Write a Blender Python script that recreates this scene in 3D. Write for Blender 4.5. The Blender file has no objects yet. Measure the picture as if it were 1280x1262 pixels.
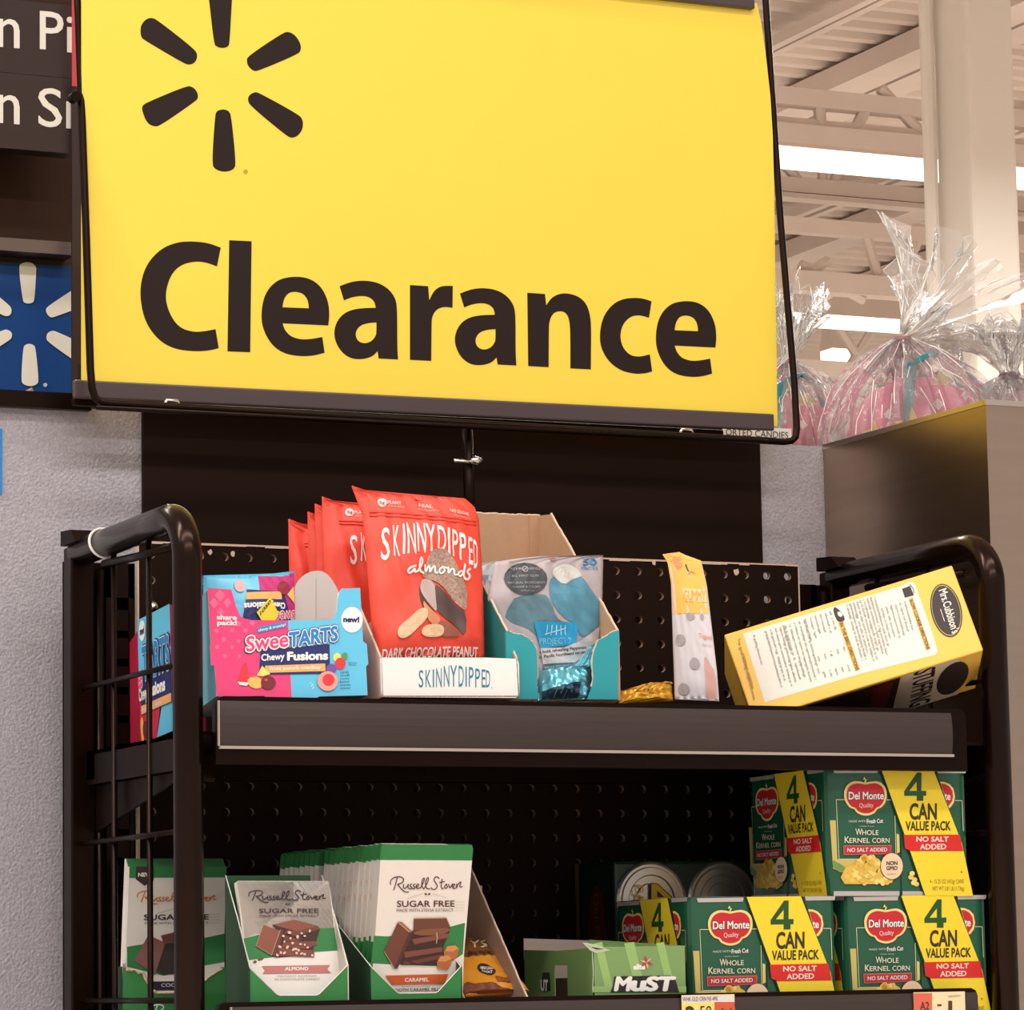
import bpy, math, random
from mathutils import Vector, Matrix
from mathutils.geometry import tessellate_polygon
random.seed(7)
sc = bpy.context.scene
COL = sc.collection
# ---------------------------------------------------------------- camera
FPX = 4554.0
X_ = Vector((9910, 421, FPX)).normalized()
D_ = Vector((-2119, 623, FPX)); D_ = (D_ - X_ * X_.dot(D_)).normalized()
U_ = -D_.cross(X_)
if U_.y > 0: U_ = -U_
CAM = Vector((-1.19742975, -3.33752986, 1.10))
def ray(px, py):
    v = Vector((px - 640, py - 631, FPX))
    return Vector((X_.dot(v), D_.dot(v), U_.dot(v)))
def at(px, py, Y): 
    r = ray(px, py); return CAM + r * ((Y - CAM.y) / r.y)
def atx(px, py, X):
    r = ray(px, py); return CAM + r * ((X - CAM.x) / r.x)
def atz(px, py, Z):
    r = ray(px, py); return CAM + r * ((Z - CAM.z) / r.z)
def hitp(px, py, o, n):
    r = ray(px, py); return CAM + r * ((o - CAM).dot(n) / r.dot(n))
cd = bpy.data.cameras.new('camera'); cam = bpy.data.objects.new('camera', cd); COL.objects.link(cam)
right = Vector((X_.x, D_.x, U_.x)); down = Vector((X_.y, D_.y, U_.y)); fwd = Vector((X_.z, D_.z, U_.z))
m = Matrix((right, -down, -fwd)).transposed().to_4x4(); m.translation = CAM
cam.matrix_world = m
cd.sensor_fit = 'HORIZONTAL'; cd.sensor_width = 36; cd.lens = 36 * FPX / 1280
cd.clip_start = .05; cd.clip_end = 200
sc.camera = cam
# ---------------------------------------------------------------- world, light, exposure
sc.view_settings.view_transform = 'Standard'; sc.view_settings.look = 'None'
sc.view_settings.exposure = 0.06; sc.view_settings.gamma = 1; sc.view_settings.use_curve_mapping = False
w = bpy.data.worlds.new('store_air'); w.use_nodes = True; sc.world = w
w.node_tree.nodes['Background'].inputs[0].default_value = (1.0, .93, .88, 1)
w.node_tree.nodes['Background'].inputs[1].default_value = .58
def area(name, loc, sx, sy, power, col=(1, .95, .9), rot=(0, 0, 0)):
    l = bpy.data.lights.new(name, 'AREA'); l.shape = 'RECTANGLE'; l.size = sx; l.size_y = sy
    l.energy = power; l.color = col
    o = bpy.data.objects.new(name, l); o.location = loc; o.rotation_euler = rot; COL.objects.link(o); return o
area('aisle_and_fill_lamp', (-.6, -2.2, 4.6), 6.0, .35, 120)
area('aisle_and_fill_lamp', (-.6, -5.0, 4.6), 6.0, .35, 170)
area('aisle_and_fill_lamp', (9, 8, 4.9), 14, .4, 720)  # overhead light added to brighten the white column
area('aisle_and_fill_lamp', (12, 14.5, 4.7), 20, .4, 560)
area('aisle_and_fill_lamp', (16, 26, 4.9), 24, .4, 650)
area('aisle_and_fill_lamp', (2, 4, 4.8), 8, .4, 260)
area('aisle_and_fill_lamp', (-3.0, -.4, 4.7), 3.4, .35, 130)  # fill light added to lift the blue sign and its spark
# ---------------------------------------------------------------- materials
def lin(c):
    c = c / 255.0
    return c / 12.92 if c <= .04045 else ((c + .055) / 1.055) ** 2.4
MATS = {}
def mat(name, rgb=(200, 200, 200), rough=.55, metal=0.0, noise=0.0, nscale=40.0, bump=0.0, bscale=200.0, coat=0.0, spec=.5, emit=0.0, stretch=None, tint=None):
    if name in MATS: return MATS[name]
    M = bpy.data.materials.new(name); M.use_nodes = True; nt = M.node_tree; b = nt.nodes['Principled BSDF']
    c = (lin(rgb[0]), lin(rgb[1]), lin(rgb[2]), 1)
    b.inputs['Base Color'].default_value = c
    b.inputs['Roughness'].default_value = rough; b.inputs['Metallic'].default_value = metal
    b.inputs['Coat Weight'].default_value = coat; b.inputs['Specular IOR Level'].default_value = spec
    if tint or sum(rgb) < 60: b.inputs['Specular Tint'].default_value = tint or (1, .62, .5, 1)
    if emit:
        b.inputs['Emission Color'].default_value = c; b.inputs['Emission Strength'].default_value = emit
    if noise or bump:
        tc = nt.nodes.new('ShaderNodeTexCoord'); mp = nt.nodes.new('ShaderNodeMapping'); nt.links.new(tc.outputs['Object'], mp.inputs[0])
        if stretch: mp.inputs['Scale'].default_value = stretch
    if noise:
        n = nt.nodes.new('ShaderNodeTexNoise'); n.inputs['Scale'].default_value = nscale; n.inputs['Detail'].default_value = 4
        nt.links.new(mp.outputs[0], n.inputs['Vector'])
        r = nt.nodes.new('ShaderNodeMixRGB'); r.inputs[1].default_value = tuple(min(1, x * (1 - noise)) for x in c[:3]) + (1,)
        r.inputs[2].default_value = tuple(min(1, x * (1 + noise)) for x in c[:3]) + (1,)
        nt.links.new(n.outputs[0], r.inputs[0]); nt.links.new(r.outputs[0], b.inputs['Base Color'])
    if bump:
        n = nt.nodes.new('ShaderNodeTexNoise'); n.inputs['Scale'].default_value = bscale; n.inputs['Detail'].default_value = 3
        nt.links.new(mp.outputs[0], n.inputs['Vector'])
        u = nt.nodes.new('ShaderNodeBump'); u.inputs['Strength'].default_value = bump; u.inputs['Distance'].default_value = .002
        nt.links.new(n.outputs[0], u.inputs['Height']); nt.links.new(u.outputs[0], b.inputs['Normal'])
    MATS[name] = M; return M
K = lambda *rgb, **k: mat('ink_%d_%d_%d%s' % (rgb[0], rgb[1], rgb[2], ''.join(sorted(k))), rgb, **dict(dict(rough=.5, noise=.03, nscale=300), **k))
mBLK = mat('black_powder_coat', (12, 5, 3), .34, noise=.35, nscale=60, spec=.2)
mBLK2 = mat('black_matt_metal', (14, 5, 3), .5, spec=.15, noise=.3, nscale=50)
mTUBE = mat('worn_black_tube', (14, 6, 4), .22, noise=.4, nscale=80, spec=.3)
mPEG = mat('black_pegboard', (16, 7, 4), .6, spec=.2, noise=.25, nscale=40)
mPEGE = mat('raw_hardboard_edge', (205, 180, 160), .8, noise=.2, nscale=200)
mCHAN = mat('grey_price_channel', (62, 50, 47), .38, spec=.35, noise=.15, nscale=30, stretch=(1, 1, 12))
mCHANE = mat('clear_channel_edge', (175, 160, 150), .25)
mWALL = mat('grey_laminate', (170, 165, 172), .6, noise=.35, nscale=330, bump=.8, bscale=300)
mPANEL = mat('black_panel', (20, 9, 6), .55, spec=.2, noise=.15, nscale=20)
mSTEEL = mat('brushed_steel', (182, 160, 142), .28, metal=1, noise=.12, nscale=6, bump=.05, bscale=90, stretch=(1, 1, 12))
mKRAFT = mat('kraft_card', (190, 150, 118), .8, noise=.1, nscale=90)
mKRAFTE = mat('corrugated_edge', (215, 190, 165), .85, noise=.3, nscale=400)
mWHT = mat('white_card', (240, 234, 230), .5, noise=.02)
mYEL = mat('yellow_sign_card', (248, 218, 74), .45, noise=.02, nscale=8)
mSIGNB = mat('black_sign_ink', (34, 18, 13), .5, spec=.25, noise=.05)
mDARK = mat('dark_grey_sign', (58, 45, 44), .5, spec=.2, noise=.1, nscale=6)
mCHROME = mat('chrome', (220, 215, 210), .15, metal=1)
mDECK = mat('painted_roof_deck', (222, 206, 194), .7, noise=.06, nscale=3)
mJOIST = mat('painted_steel_joist', (224, 208, 196), .6, noise=.06, nscale=5)
mCOLW = mat('white_painted_column', (232, 224, 212), .5, noise=.03, nscale=4)
mLAMP = mat('lamp_tube', (255, 246, 232), .5, emit=1.6)
mFLOOR = mat('polished_concrete', (215, 205, 195), .3, noise=.1, nscale=3)
def cello():
    M = bpy.data.materials.new('cellophane'); M.use_nodes = True; nt = M.node_tree; nt.nodes.clear()
    o = nt.nodes.new('ShaderNodeOutputMaterial'); t = nt.nodes.new('ShaderNodeBsdfTransparent'); g = nt.nodes.new('ShaderNodeBsdfGlossy'); d = nt.nodes.new('ShaderNodeBsdfDiffuse')
    g.inputs['Roughness'].default_value = .12; d.inputs[0].default_value = (.97, .95, .93, 1)
    n = nt.nodes.new('ShaderNodeTexNoise'); n.inputs['Scale'].default_value = 45; n.inputs['Detail'].default_value = 5
    tc = nt.nodes.new('ShaderNodeTexCoord'); nt.links.new(tc.outputs['Object'], n.inputs['Vector'])
    b = nt.nodes.new('ShaderNodeBump'); b.inputs['Strength'].default_value = 1; b.inputs['Distance'].default_value = .01
    nt.links.new(n.outputs[0], b.inputs['Height']); nt.links.new(b.outputs[0], g.inputs['Normal'])
    fr = nt.nodes.new('ShaderNodeFresnel'); fr.inputs[0].default_value = 1.6; nt.links.new(b.outputs[0], fr.inputs['Normal'])
    a = nt.nodes.new('ShaderNodeMixShader'); a.inputs[0].default_value = .19; nt.links.new(t.outputs[0], a.inputs[1]); nt.links.new(d.outputs[0], a.inputs[2])
    c = nt.nodes.new('ShaderNodeMixShader'); nt.links.new(fr.outputs[0], c.inputs[0]); nt.links.new(a.outputs[0], c.inputs[1]); nt.links.new(g.outputs[0], c.inputs[2])
    nt.links.new(c.outputs[0], o.inputs[0]); MATS['cello'] = M; return M
mCEL = cello()
mGLINT = mat('cellophane_crease', (255, 250, 245), .25, coat=.5)
# ---------------------------------------------------------------- mesh helpers
def link(name, me, parent=None):
    o = bpy.data.objects.new(name, me); COL.objects.link(o)
    if parent is not None: o.parent = parent
    return o
class MB:
    def __init__(s): s.v = []; s.f = []
    def add(s, v, f):
        n = len(s.v); s.v += [Vector(p) for p in v]; s.f += [tuple(n + i for i in q) for q in f]; return s
    def box(s, a, b):
        x0, y0, z0 = a; x1, y1, z1 = b
        return s.add([(x0,y0,z0),(x1,y0,z0),(x1,y1,z0),(x0,y1,z0),(x0,y0,z1),(x1,y0,z1),(x1,y1,z1),(x0,y1,z1)],
                     [(0,3,2,1),(4,5,6,7),(0,1,5,4),(1,2,6,5),(2,3,7,6),(3,0,4,7)])
    def obox(s, o, a, b, c):   # corner + three edge vectors
        o, a, b, c = map(Vector, (o, a, b, c))
        if a.cross(b).dot(c) < 0: a, b = b, a
        return s.add([o, o+a, o+a+b, o+b, o+c, o+a+c, o+a+b+c, o+b+c], [(0,3,2,1),(4,5,6,7),(0,1,5,4),(1,2,6,5),(2,3,7,6),(3,0,4,7)])
    def prism(s, pts, d):      # planar polygon extruded by vector d
        pts = [Vector(p) for p in pts]; d = Vector(d); n = len(pts)
        tris = tessellate_polygon([pts])
        nrm = Vector((0,0,0))
        for i in range(n): nrm += pts[i].cross(pts[(i+1) % n])
        flip = nrm.dot(d) < 0
        k = len(s.v); s.v += pts + [p + d for p in pts]
        for t in tris:
            a, b, c = t; tn = (pts[b]-pts[a]).cross(pts[c]-pts[a])
            if tn.dot(d) > 0: a, c = c, a
            s.f.append((k+a, k+b, k+c)); s.f.append((k+n+c, k+n+b, k+n+a))
        for i in range(n):
            j = (i+1) % n; q = (k+i, k+j, k+n+j, k+n+i)
            s.f.append(q[::-1] if flip else q)
        return s
    def tube(s, path, r, n=12, cap=True, closed=False):
        path = [Vector(p) for p in path]; L = len(path); up = None; rings = []
        for i in range(L):
            if closed: t = path[(i+1) % L] - path[i-1]
            else: t = path[min(i+1, L-1)] - path[max(i-1, 0)]
            t.normalize()
            if up is None: up = Vector((0, 0, 1)) if abs(t.z) < .9 else Vector((1, 0, 0))
            side = t.cross(up).normalized(); up = side.cross(t).normalized()
            rr = r[i] if isinstance(r, (list, tuple)) else r
            k = len(s.v); rings.append(k)
            for j in range(n):
                a = 2 * math.pi * j / n; s.v.append(path[i] + side * math.cos(a) * rr + up * math.sin(a) * rr)
        for i in range(L if closed else L - 1):
            a, b = rings[i], rings[(i+1) % L]
            for j in range(n):
                jj = (j+1) % n; s.f.append((a+j, a+jj, b+jj, b+j))
        if cap and not closed:
            s.f.append(tuple(rings[0] + j for j in range(n))[::-1]); s.f.append(tuple(rings[-1] + j for j in range(n)))
        return s
    def lathe(s, c, prof, n=32, axis=(0, 0, 1)):
        c = Vector(c); ax = Vector(axis).normalized(); e = ax.orthogonal().normalized(); g = ax.cross(e); rings = []
        for r, h in prof:
            rings.append(len(s.v))
            for j in range(n):
                a = 2 * math.pi * j / n; s.v.append(c + ax * h + (e * math.cos(a) + g * math.sin(a)) * r)
        for a, b in zip(rings, rings[1:]):
            for j in range(n):
                jj = (j+1) % n; s.f.append((a+j, a+jj, b+jj, b+j))
        return s
    def build(s, name, material, parent=None, smooth=False, bevel=0):
        off = parent.matrix_world.translation if parent is not None else Vector((0,0,0))
        if parent is not None: off = wloc(parent)
        me = bpy.data.meshes.new(name); me.from_pydata([tuple(p - off) for p in s.v], [], s.f); me.materials.append(material)
        if smooth: me.polygons.foreach_set('use_smooth', [True] * len(me.polygons))
        me.update(); o = link(name, me, parent)
        if bevel:
            b = o.modifiers.new('bevel', 'BEVEL'); b.width = bevel; b.segments = 2; b.limit_method = 'ANGLE'
        return o
def wloc(o):
    l = Vector((0, 0, 0))
    while o is not None: l += o.location; o = o.parent
    return l
def tag(o, label, cat, group=None, kind=None):
    if label: o['label'] = label
    if cat: o['category'] = cat
    if group: o['group'] = group
    if kind: o['kind'] = kind
    return o
def thing(name, label, cat, loc, group=None):
    o = bpy.data.objects.new(name, None); COL.objects.link(o); o.location = Vector(loc); o.empty_display_size = .02
    return tag(o, label, cat, group)
def struct(o): o['kind'] = 'structure'; return o
def copy_tree(o, parent=None):
    c = o.copy(); COL.objects.link(c); c.parent = parent
    for ch in list(o.children): copy_tree(ch, c)
    return c
def arc(c, a, b, n=8):      # bend path: corner c between directions a (from) and b (to), both offset vectors
    c, a, b = Vector(c), Vector(a), Vector(b); out = []
    for i in range(n + 1):
        t = i / n; ang = t * math.pi / 2
        out.append(c + a * (1 - math.sin(ang)) + b * (1 - math.cos(ang)))
    return out
# ---------------------------------------------------------------- flat print
class Frame:
    def __init__(s, o, u, v):
        s.o = Vector(o); s.u = Vector(u).normalized(); v = Vector(v); s.v = (v - s.u * s.u.dot(v)).normalized(); s.n = s.u.cross(s.v)
    def uv(s, px, py):
        p = hitp(px, py, s.o, s.n) - s.o; return (p.dot(s.u), p.dot(s.v))
    def P(s, u, v, h=0): return s.o + s.u * u + s.v * v + s.n * h
def frame(px, py, Y, lean=0, yaw=0):
    c, q = math.cos(yaw), math.sin(yaw)
    return Frame(at(px, py, Y), (c, q, 0), (-lean * q, lean * c, 1))
def chaikin(pts, it=2, closed=True):
    P = [(p[0], p[1], len(p) > 2) for p in pts]
    for _ in range(it):
        out = []; n = len(P)
        for i in range(n if closed else n - 1):
            a, b = P[i], P[(i+1) % n]
            if a[2]: out.append(a)
            elif closed or i > 0: out.append((a[0]*.75+b[0]*.25, a[1]*.75+b[1]*.25, False))
            else: out.append((a[0], a[1], False))
            if not b[2]:
                if not closed and i == n - 2: out.append((b[0], b[1], False))
                else: out.append((a[0]*.25+b[0]*.75, a[1]*.25+b[1]*.75, False))
            elif not closed and i == n - 2: out.append(b)
        P = out
    return [(p[0], p[1]) for p in P]
TXT = {}
def glyphs(s):
    if s not in TXT:
        c = bpy.data.curves.new('t', 'FONT'); c.body = s; c.resolution_u = 3; c.size = 1
        o = bpy.data.objects.new('t', c); COL.objects.link(o); me = bpy.data.meshes.new_from_object(o)
        v = [(p.co.x, p.co.y) for p in me.vertices]; f = [tuple(q.vertices) for q in me.polygons]
        bpy.data.objects.remove(o); bpy.data.curves.remove(c); bpy.data.meshes.remove(me)
        TXT[s] = (v, f)
    return TXT[s]
CAPH = max(y for x, y in glyphs('H')[0])
class Print:
    """2-D artwork recorded in a frame's own metres, emitted onto any frame"""
    def __init__(s, fr, scale=None):
        s.fr = fr; s.items = []; s.S = None
        s.T = fr.uv if fr else (lambda x, y: (x, y))
    def via(s, f): # coordinates given in another pixel system
        base = s.T; q = Print.__new__(Print); q.fr = s.fr; q.items = s.items; q.S = None; q.T = lambda x, y: base(*f(x, y)); return q
    def _px(s, x, y):
        a = s.T(x, y); b = s.T(x + 1, y); return math.hypot(b[0]-a[0], b[1]-a[1])
    def poly(s, pts, m, layer=1, name='printed_shape', holes=(), smooth=0):
        cs = [list(pts)] + [list(h) for h in holes]
        if smooth: cs = [chaikin(c, smooth) for c in cs]
        cs = [[s.T(p[0], p[1]) for p in c] for c in cs]
        flat = [p for c in cs for p in c]
        tris = tessellate_polygon([[Vector((p[0], p[1], 0)) for p in c] for c in cs])
        out = []
        for a, b, c in tris:
            A, B, C = flat[a], flat[b], flat[c]
            z = (B[0]-A[0])*(C[1]-A[1])-(B[1]-A[1])*(C[0]-A[0])
            if abs(z) < 1e-14: continue
            out.append((a, b, c) if z > 0 else (a, c, b))
        s.items.append((m, layer, [(p[0], p[1], len(s.items) % 12 * 1e-5) for p in flat], out, name)); return s
    def rect(s, x0, y0, x1, y1, m, layer=1, name='printed_shape'): return s.poly([(x0,y0),(x1,y0),(x1,y1),(x0,y1)], m, layer, name)
    def ell(s, cx, cy, rx, ry, m, layer=1, name='printed_shape', rot=0, n=20, hole=0):
        c, q = math.cos(rot), math.sin(rot)
        f = lambda k: [(cx + rx*k*math.cos(2*math.pi*i/n)*c - ry*k*math.sin(2*math.pi*i/n)*q, cy + rx*k*math.cos(2*math.pi*i/n)*q + ry*k*math.sin(2*math.pi*i/n)*c) for i in range(n)]
        return s.poly(f(1), m, layer, name, holes=[f(hole)] if hole else [])
    def text(s, t, x0, y0, x1, y1, h, m, layer=2, bold=0, dx=0, dy=0, name='lettering'):
        v, f = glyphs(t)
        if not v: return s
        mx = max(p[0] for p in v); mn = min(p[0] for p in v)
        O = Vector(s.T(x0, y0)); A = Vector(s.T(x1, y1)) - O; B = Vector(s.T(x0 + dx, y0 - h + dy)) - O
        V = []; F = []
        offs = [(0, 0)] if not bold else [(0, 0)] + [(bold*math.cos(i*math.pi/4), bold*math.sin(i*math.pi/4)) for i in range(8)]
        flip = A.x*B.y - A.y*B.x < 0
        for ox, oy in offs:
            k = len(V)
            for x, y in v:
                p = O + A * ((x + ox - mn) / (mx - mn)) + B * ((y + oy) / CAPH); V.append((p.x, p.y, len(s.items) % 6 * 1e-5 + (8 - offs.index((ox, oy))) * 1.2e-5))
            F += [tuple(k+i for i in (q[::-1] if flip else q)) for q in f]
        s.items.append((m, layer, V, F, name)); return s
    def stroke(s, pts, wpx, m, layer=2, name='lettering', smooth=2):
        if smooth: pts = chaikin(pts, smooth, False)
        k = s._px(pts[0][0], pts[0][1]); r = wpx * k / 2
        P = [Vector(s.T(p[0], p[1])) for p in pts]; V = []; F = []
        for i, p in enumerate(P):
            t = (P[min(i+1, len(P)-1)] - P[max(i-1, 0)])
            if t.length < 1e-9: t = Vector((1, 0))
            t.normalize(); q = Vector((-t.y, t.x)) * r; V += [tuple(p + q) + (i*2e-6,), tuple(p - q) + (i*2e-6,)]
        for i in range(len(P)-1): F.append((2*i, 2*i+1, 2*i+3, 2*i+2))
        for p in (P[0], P[-1]):
            n = len(V); V += [(p.x + r*math.cos(j*math.pi/3), p.y + r*math.sin(j*math.pi/3), 9e-5) for j in range(6)]; F.append(tuple(range(n, n+6)))
        s.items.append((m, layer, V, F, name)); return s
    def emit(s, parent, fr=None, disp=None, step=.00025, maxe=None):
        fr = fr or s.fr; groups = {}; cnt = {}
        for ch in parent.children:
            if ch.name.split('.')[0] in ('pouch', 'packet', 'front_panel', 'carton', 'sleeve', 'printed_wrap', 'sheet', 'ticket', 'sign_face', 'sign_board'): parent = ch; break
        for m, layer, V, F, name in s.items: cnt[(name, m.name)] = cnt.get((name, m.name), 0) + 1
        for idx, (m, layer, V, F, name) in enumerate(s.items):
            V = list(V); F = list(F)
            if disp and maxe:
                T = []
                for q in F: T += [(q[0], q[i], q[i+1]) for i in range(1, len(q)-1)]
                F = T
                L = max((math.dist(V[a][:2], V[b][:2]) for t in F for a, b in ((t[0], t[1]), (t[1], t[2]), (t[2], t[0]))), default=0)
                while L > maxe:
                    L /= 2; mid = {}; G = []
                    def md(a, b):
                        kx = (min(a, b), max(a, b))
                        if kx not in mid: mid[kx] = len(V); V.append(tuple((V[a][i]+V[b][i])/2 for i in range(3)))
                        return mid[kx]
                    for a, b, c in F:
                        x, y, z = md(a, b), md(b, c), md(c, a); G += [(a, x, z), (x, b, y), (z, y, c), (x, y, z)]
                    F = G
            many = cnt[(name, m.name)] > 8
            key = (name, m.name, None if many else idx)
            mb = groups.setdefault(key, (MB(), m))[0]
            mb.add([fr.P(u, v, layer * step + h + (disp(u, v) if disp else 0)) for u, v, h in V], F)
        out = []
        for k, (mb, m) in groups.items():
            o = mb.build(k[0], m, parent); out.append(o)
            if k[2] is None: o['kind'] = 'stuff'
        return out
def zoomT(ox, oy, sc_): return lambda x, y: (ox + x / sc_, oy + y / sc_)
# ================================================================ SETTING
struct(MB().box((-8, -8, -.02), (45, 45, 0)).build('floor', mFLOOR))
def build_ceiling():
    prof = []; y = -7.0; p = .2
    while y < 48:
        prof += [(y, 6.0), (y + .07, 6.0), (y + .10, 6.05), (y + .17, 6.05)]; y += p
    v = []; f = []
    for (yy, z) in prof: v += [(-8, yy, z), (60, yy, z)]
    for i in range(len(prof) - 1): f.append((2*i, 2*i+2, 2*i+3, 2*i+1))
    return struct(MB().add(v, f).build('ceiling', mDECK))
ceiling = build_ceiling()
def ybeam(px, py, z, w, h, name='roof_beam'):
    X = atz(px, py, z).x
    MB().box((X - w/2, 3, z), (X + w/2, 47, z + h)).build(name, mJOIST, ceiling)
for px, py, w, h in ((1025, 32, .05, .06), (1072, 108, .22, .12), (1046, 252, .05, .06), (1085, 293, .22, .12), (1190, 330, .2, .12), (1240, 60, .2, .12)):
    ybeam(px, py, 5.86, w, h)
    if w < .1: ybeam(px + 10, py + 4, 5.86, w, h)
def truss(px, y_top, y_bot, zt, hb, webs):
    Y = atz(px, y_top, zt).y; zb = at(px, y_bot, Y).z; x0, x1 = -4, 40
    MB().box((x0, Y - .04, zt - .04), (x1, Y + .04, zt + .05)).build('truss_top_chord', mJOIST, ceiling)
    MB().box((x0, Y - .06, zb - hb), (x1, Y + .06, zb)).build('truss_bottom_chord', mJOIST, ceiling)
    for a, b in webs:
        MB().tube([at(a[0], a[1], Y), at(b[0], b[1], Y)], .032, 6).build('truss_web', mJOIST, ceiling)
    return Y
truss(1070, 131, 165, 5.45, .10, [((1100, 110), (1157, 173)), ((1085, 130), (1066, 168)), ((1024, 135), (1026, 165)), ((1220, 140), (1250, 190))])
truss(1070, 289, 345, 5.45, .12, [((1083, 297), (1104, 368)), ((1147, 299), (1120, 368)), ((1000, 330), (1080, 375)), ((1035, 325), (1000, 350))])
truss(1070, 372, 455, 5.45, .10, [((1043, 400), (1078, 455)), ((1095, 405), (1055, 470)), ((1000, 400), (985, 450))])
truss(1070, 240, 250, 5.75, .03, [((980, 205), (1016, 246)), ((1028, 214), (1029, 246)), ((1047, 214), (1036, 246))])
def lamp(px, py, z, h, label, xa=2, xb=34):
    Y = atz(px, py, z).y
    t = thing('ceiling_light', label, 'ceiling light', (4, Y, z), 'strip lights under the roof')
    MB().prism([(xa, Y-.09, z+h/2), (xa, Y+.09, z+h/2), (xa, Y+.05, z+h/2+.16), (xa, Y-.05, z+h/2+.16)], (xb-xa, 0, 0)).build('housing', mJOIST, t)
    MB().box((xa, Y - .08, z - h/2), (xb, Y + .08, z + h/2)).build('diffuser', mLAMP, t)
lamp(1070, 205, 5.15, .078, 'long white strip light hanging nearest under the roof right of the yellow sign')
lamp(1065, 404, 5.15, .058, 'long white strip light seen lower down just above the gift baskets')
lamp(1045, 452, 5.3, .16, 'short far strip light glowing low between the two cellophane baskets', at(1033,452,atz(1045,452,5.3).y).x, at(1056,452,atz(1045,452,5.3).y).x)
# column
def column():
    Y = 11.0; a = at(1180, 200, Y).x; b = at(1272, 200, Y).x; s = (b - a) * .62
    a2 = at(1213, 200, Y).x; b2 = at(1272, 200, Y).x; s = b2 - a2
    o = struct(MB().box((a2, Y, 0), (b2, Y + s * 1.15, 6)).build('trim_1', mCOLW, bevel=.02))
    c = MB().tube([(a2 - .05, Y + s * 1.05, 1), (a2 - .05, Y + s * 1.05, 5.95)], .035, 10)
    c.build('conduit', mCOLW, o)
    for z in (2.2, 3.4, 4.2): MB().box((a2 - .10, Y + s*1.0, z), (a2 + .01, Y + s * 1.12, z + .05)).build('conduit_clamp', mCOLW, o)
column()
# half-height wall behind the rack
YW = .42; ZW = at(1028, 558, YW).z; XS = at(1028, 558, YW).x
wall = struct(MB().box((-1.2, YW, 0), (XS + .9, YW + .05, ZW)).build('wall_back', mWALL))
MB().box((-1.2, YW + .05, ZW - .03), (XS + .9, 1.5, ZW - .004)).build('ledge', mBLK2, wall)
# black cap on the wall top at the left
xc = at(110, 515, YW).x
MB().box((-1.2, YW - .012, ZW - .004), (xc, YW + .06, ZW + .014)).build('black_edge_cap', mBLK, wall)
# black panel
xa = at(178, 518, YW - .004).x; xb = at(949, 558, YW - .004).x
bp = MB().box((xa, YW - .006, at(600, 765, YW).z), (xb, YW, ZW - .001)).build('backing_panel', mPANEL); tag(bp, 'large flat black panel fixed to the grey wall above the pegboard', 'panel')
# blue tape at left edge
p0 = at(-14, 535, YW - .001); p1 = at(2.5, 618, YW - .001)
tp = MB().box((p0.x, YW - .0015, p1.z), (p1.x, YW - .0003, p0.z)).build('tape_strip', mat('blue_tape', (20, 130, 205), .5, bump=.3)); tag(tp, 'bright blue tape stuck on the grey wall at the left edge', 'tape')
# stainless cabinet
sb = thing('steel_cabinet', 'brushed stainless steel cabinet standing at the right of the grey wall', 'cabinet', (XS, .056, 0))
MB().box((XS + .0005, .056, 0), (XS + .8, YW - .001, ZW - .004)).build('body', mSTEEL, sb)
e = MB(); e.box((XS - .0005, .054, ZW - .004), (XS + .8, .060, ZW + .002)); e.box((XS - .0005, .0605, ZW - .004), (XS + .003, YW - .001, ZW + .002)); e.build('folded_rim', mat('bright_steel_rim', (215, 200, 185), .3, metal=1), sb)
# ================================================================ BACKGROUND SIGNS, LEFT
YB = .95
def slab(pxa, pya, pxb, pyb, Y, th, m, name, parent=None):
    a = at(pxa, pya, Y); b = at(pxb, pyb, Y)
    return MB().box((min(a.x, b.x), Y, min(a.z, b.z)), (max(a.x, b.x), Y + th, max(a.z, b.z))).build(name, m, parent)
def dsign(name, label, y0, y1, words):
    base = at(45, y1, YB); t = thing(name, label, 'sign', base)
    slab(-320, y0 - 40, 91, y1, YB, .03, mDARK, 'sign_board', t)
    pr = Print(Frame(at(0, y1, YB), (1,0,0), (0,0,1)))
    for wd, x0, x1, yb, h in words: pr.text(wd, x0, yb, x1, yb + (x1-x0)*.08, h, K(232, 228, 222), 2, bold=.006)
    pr.emit(t)
dsign('aisle_sign', 'dark hanging sign with white letters, upper of two behind the yellow sign', 6, 98, [('n', -3, 24, 58, 52), ('P', 50, 79, 61, 47), ('i', 83.5, 91, 65, 47)])
dsign('aisle_sign', 'dark hanging sign with white letters, lower of two behind the yellow sign', 101, 192, [('n', -3, 24, 153, 52), ('S', 48, 77, 157, 47), ('n', 83, 108, 160, 50)])
bs = thing('blue_sign', 'blue board with white six-petal spark and grey frame, left edge', 'sign', at(45, 500, YB + .04))
slab(-320, 292, 101, 470, YB + .06, .02, mDARK, 'frame_panel', bs)
slab(-320, 290, 93, 303, YB + .02, .04, mat('grey_frame_rail', (96, 82, 80), .4), 'top_rail', bs)
slab(-320, 305, 93, 512, YB + .05, .01, mat('blue_sign_face', (14, 68, 140), .5, spec=.2, noise=.06, nscale=5), 'sign_face', bs)
slab(90, 100, 103.5, 512, YB - .012, .005, mDARK, 'right_post', bs)
pr = Print(Frame(at(30, 500, YB + .049), (1,0,0), (0,0,1))).via(zoomT(0, 280, 5.05))
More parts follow.
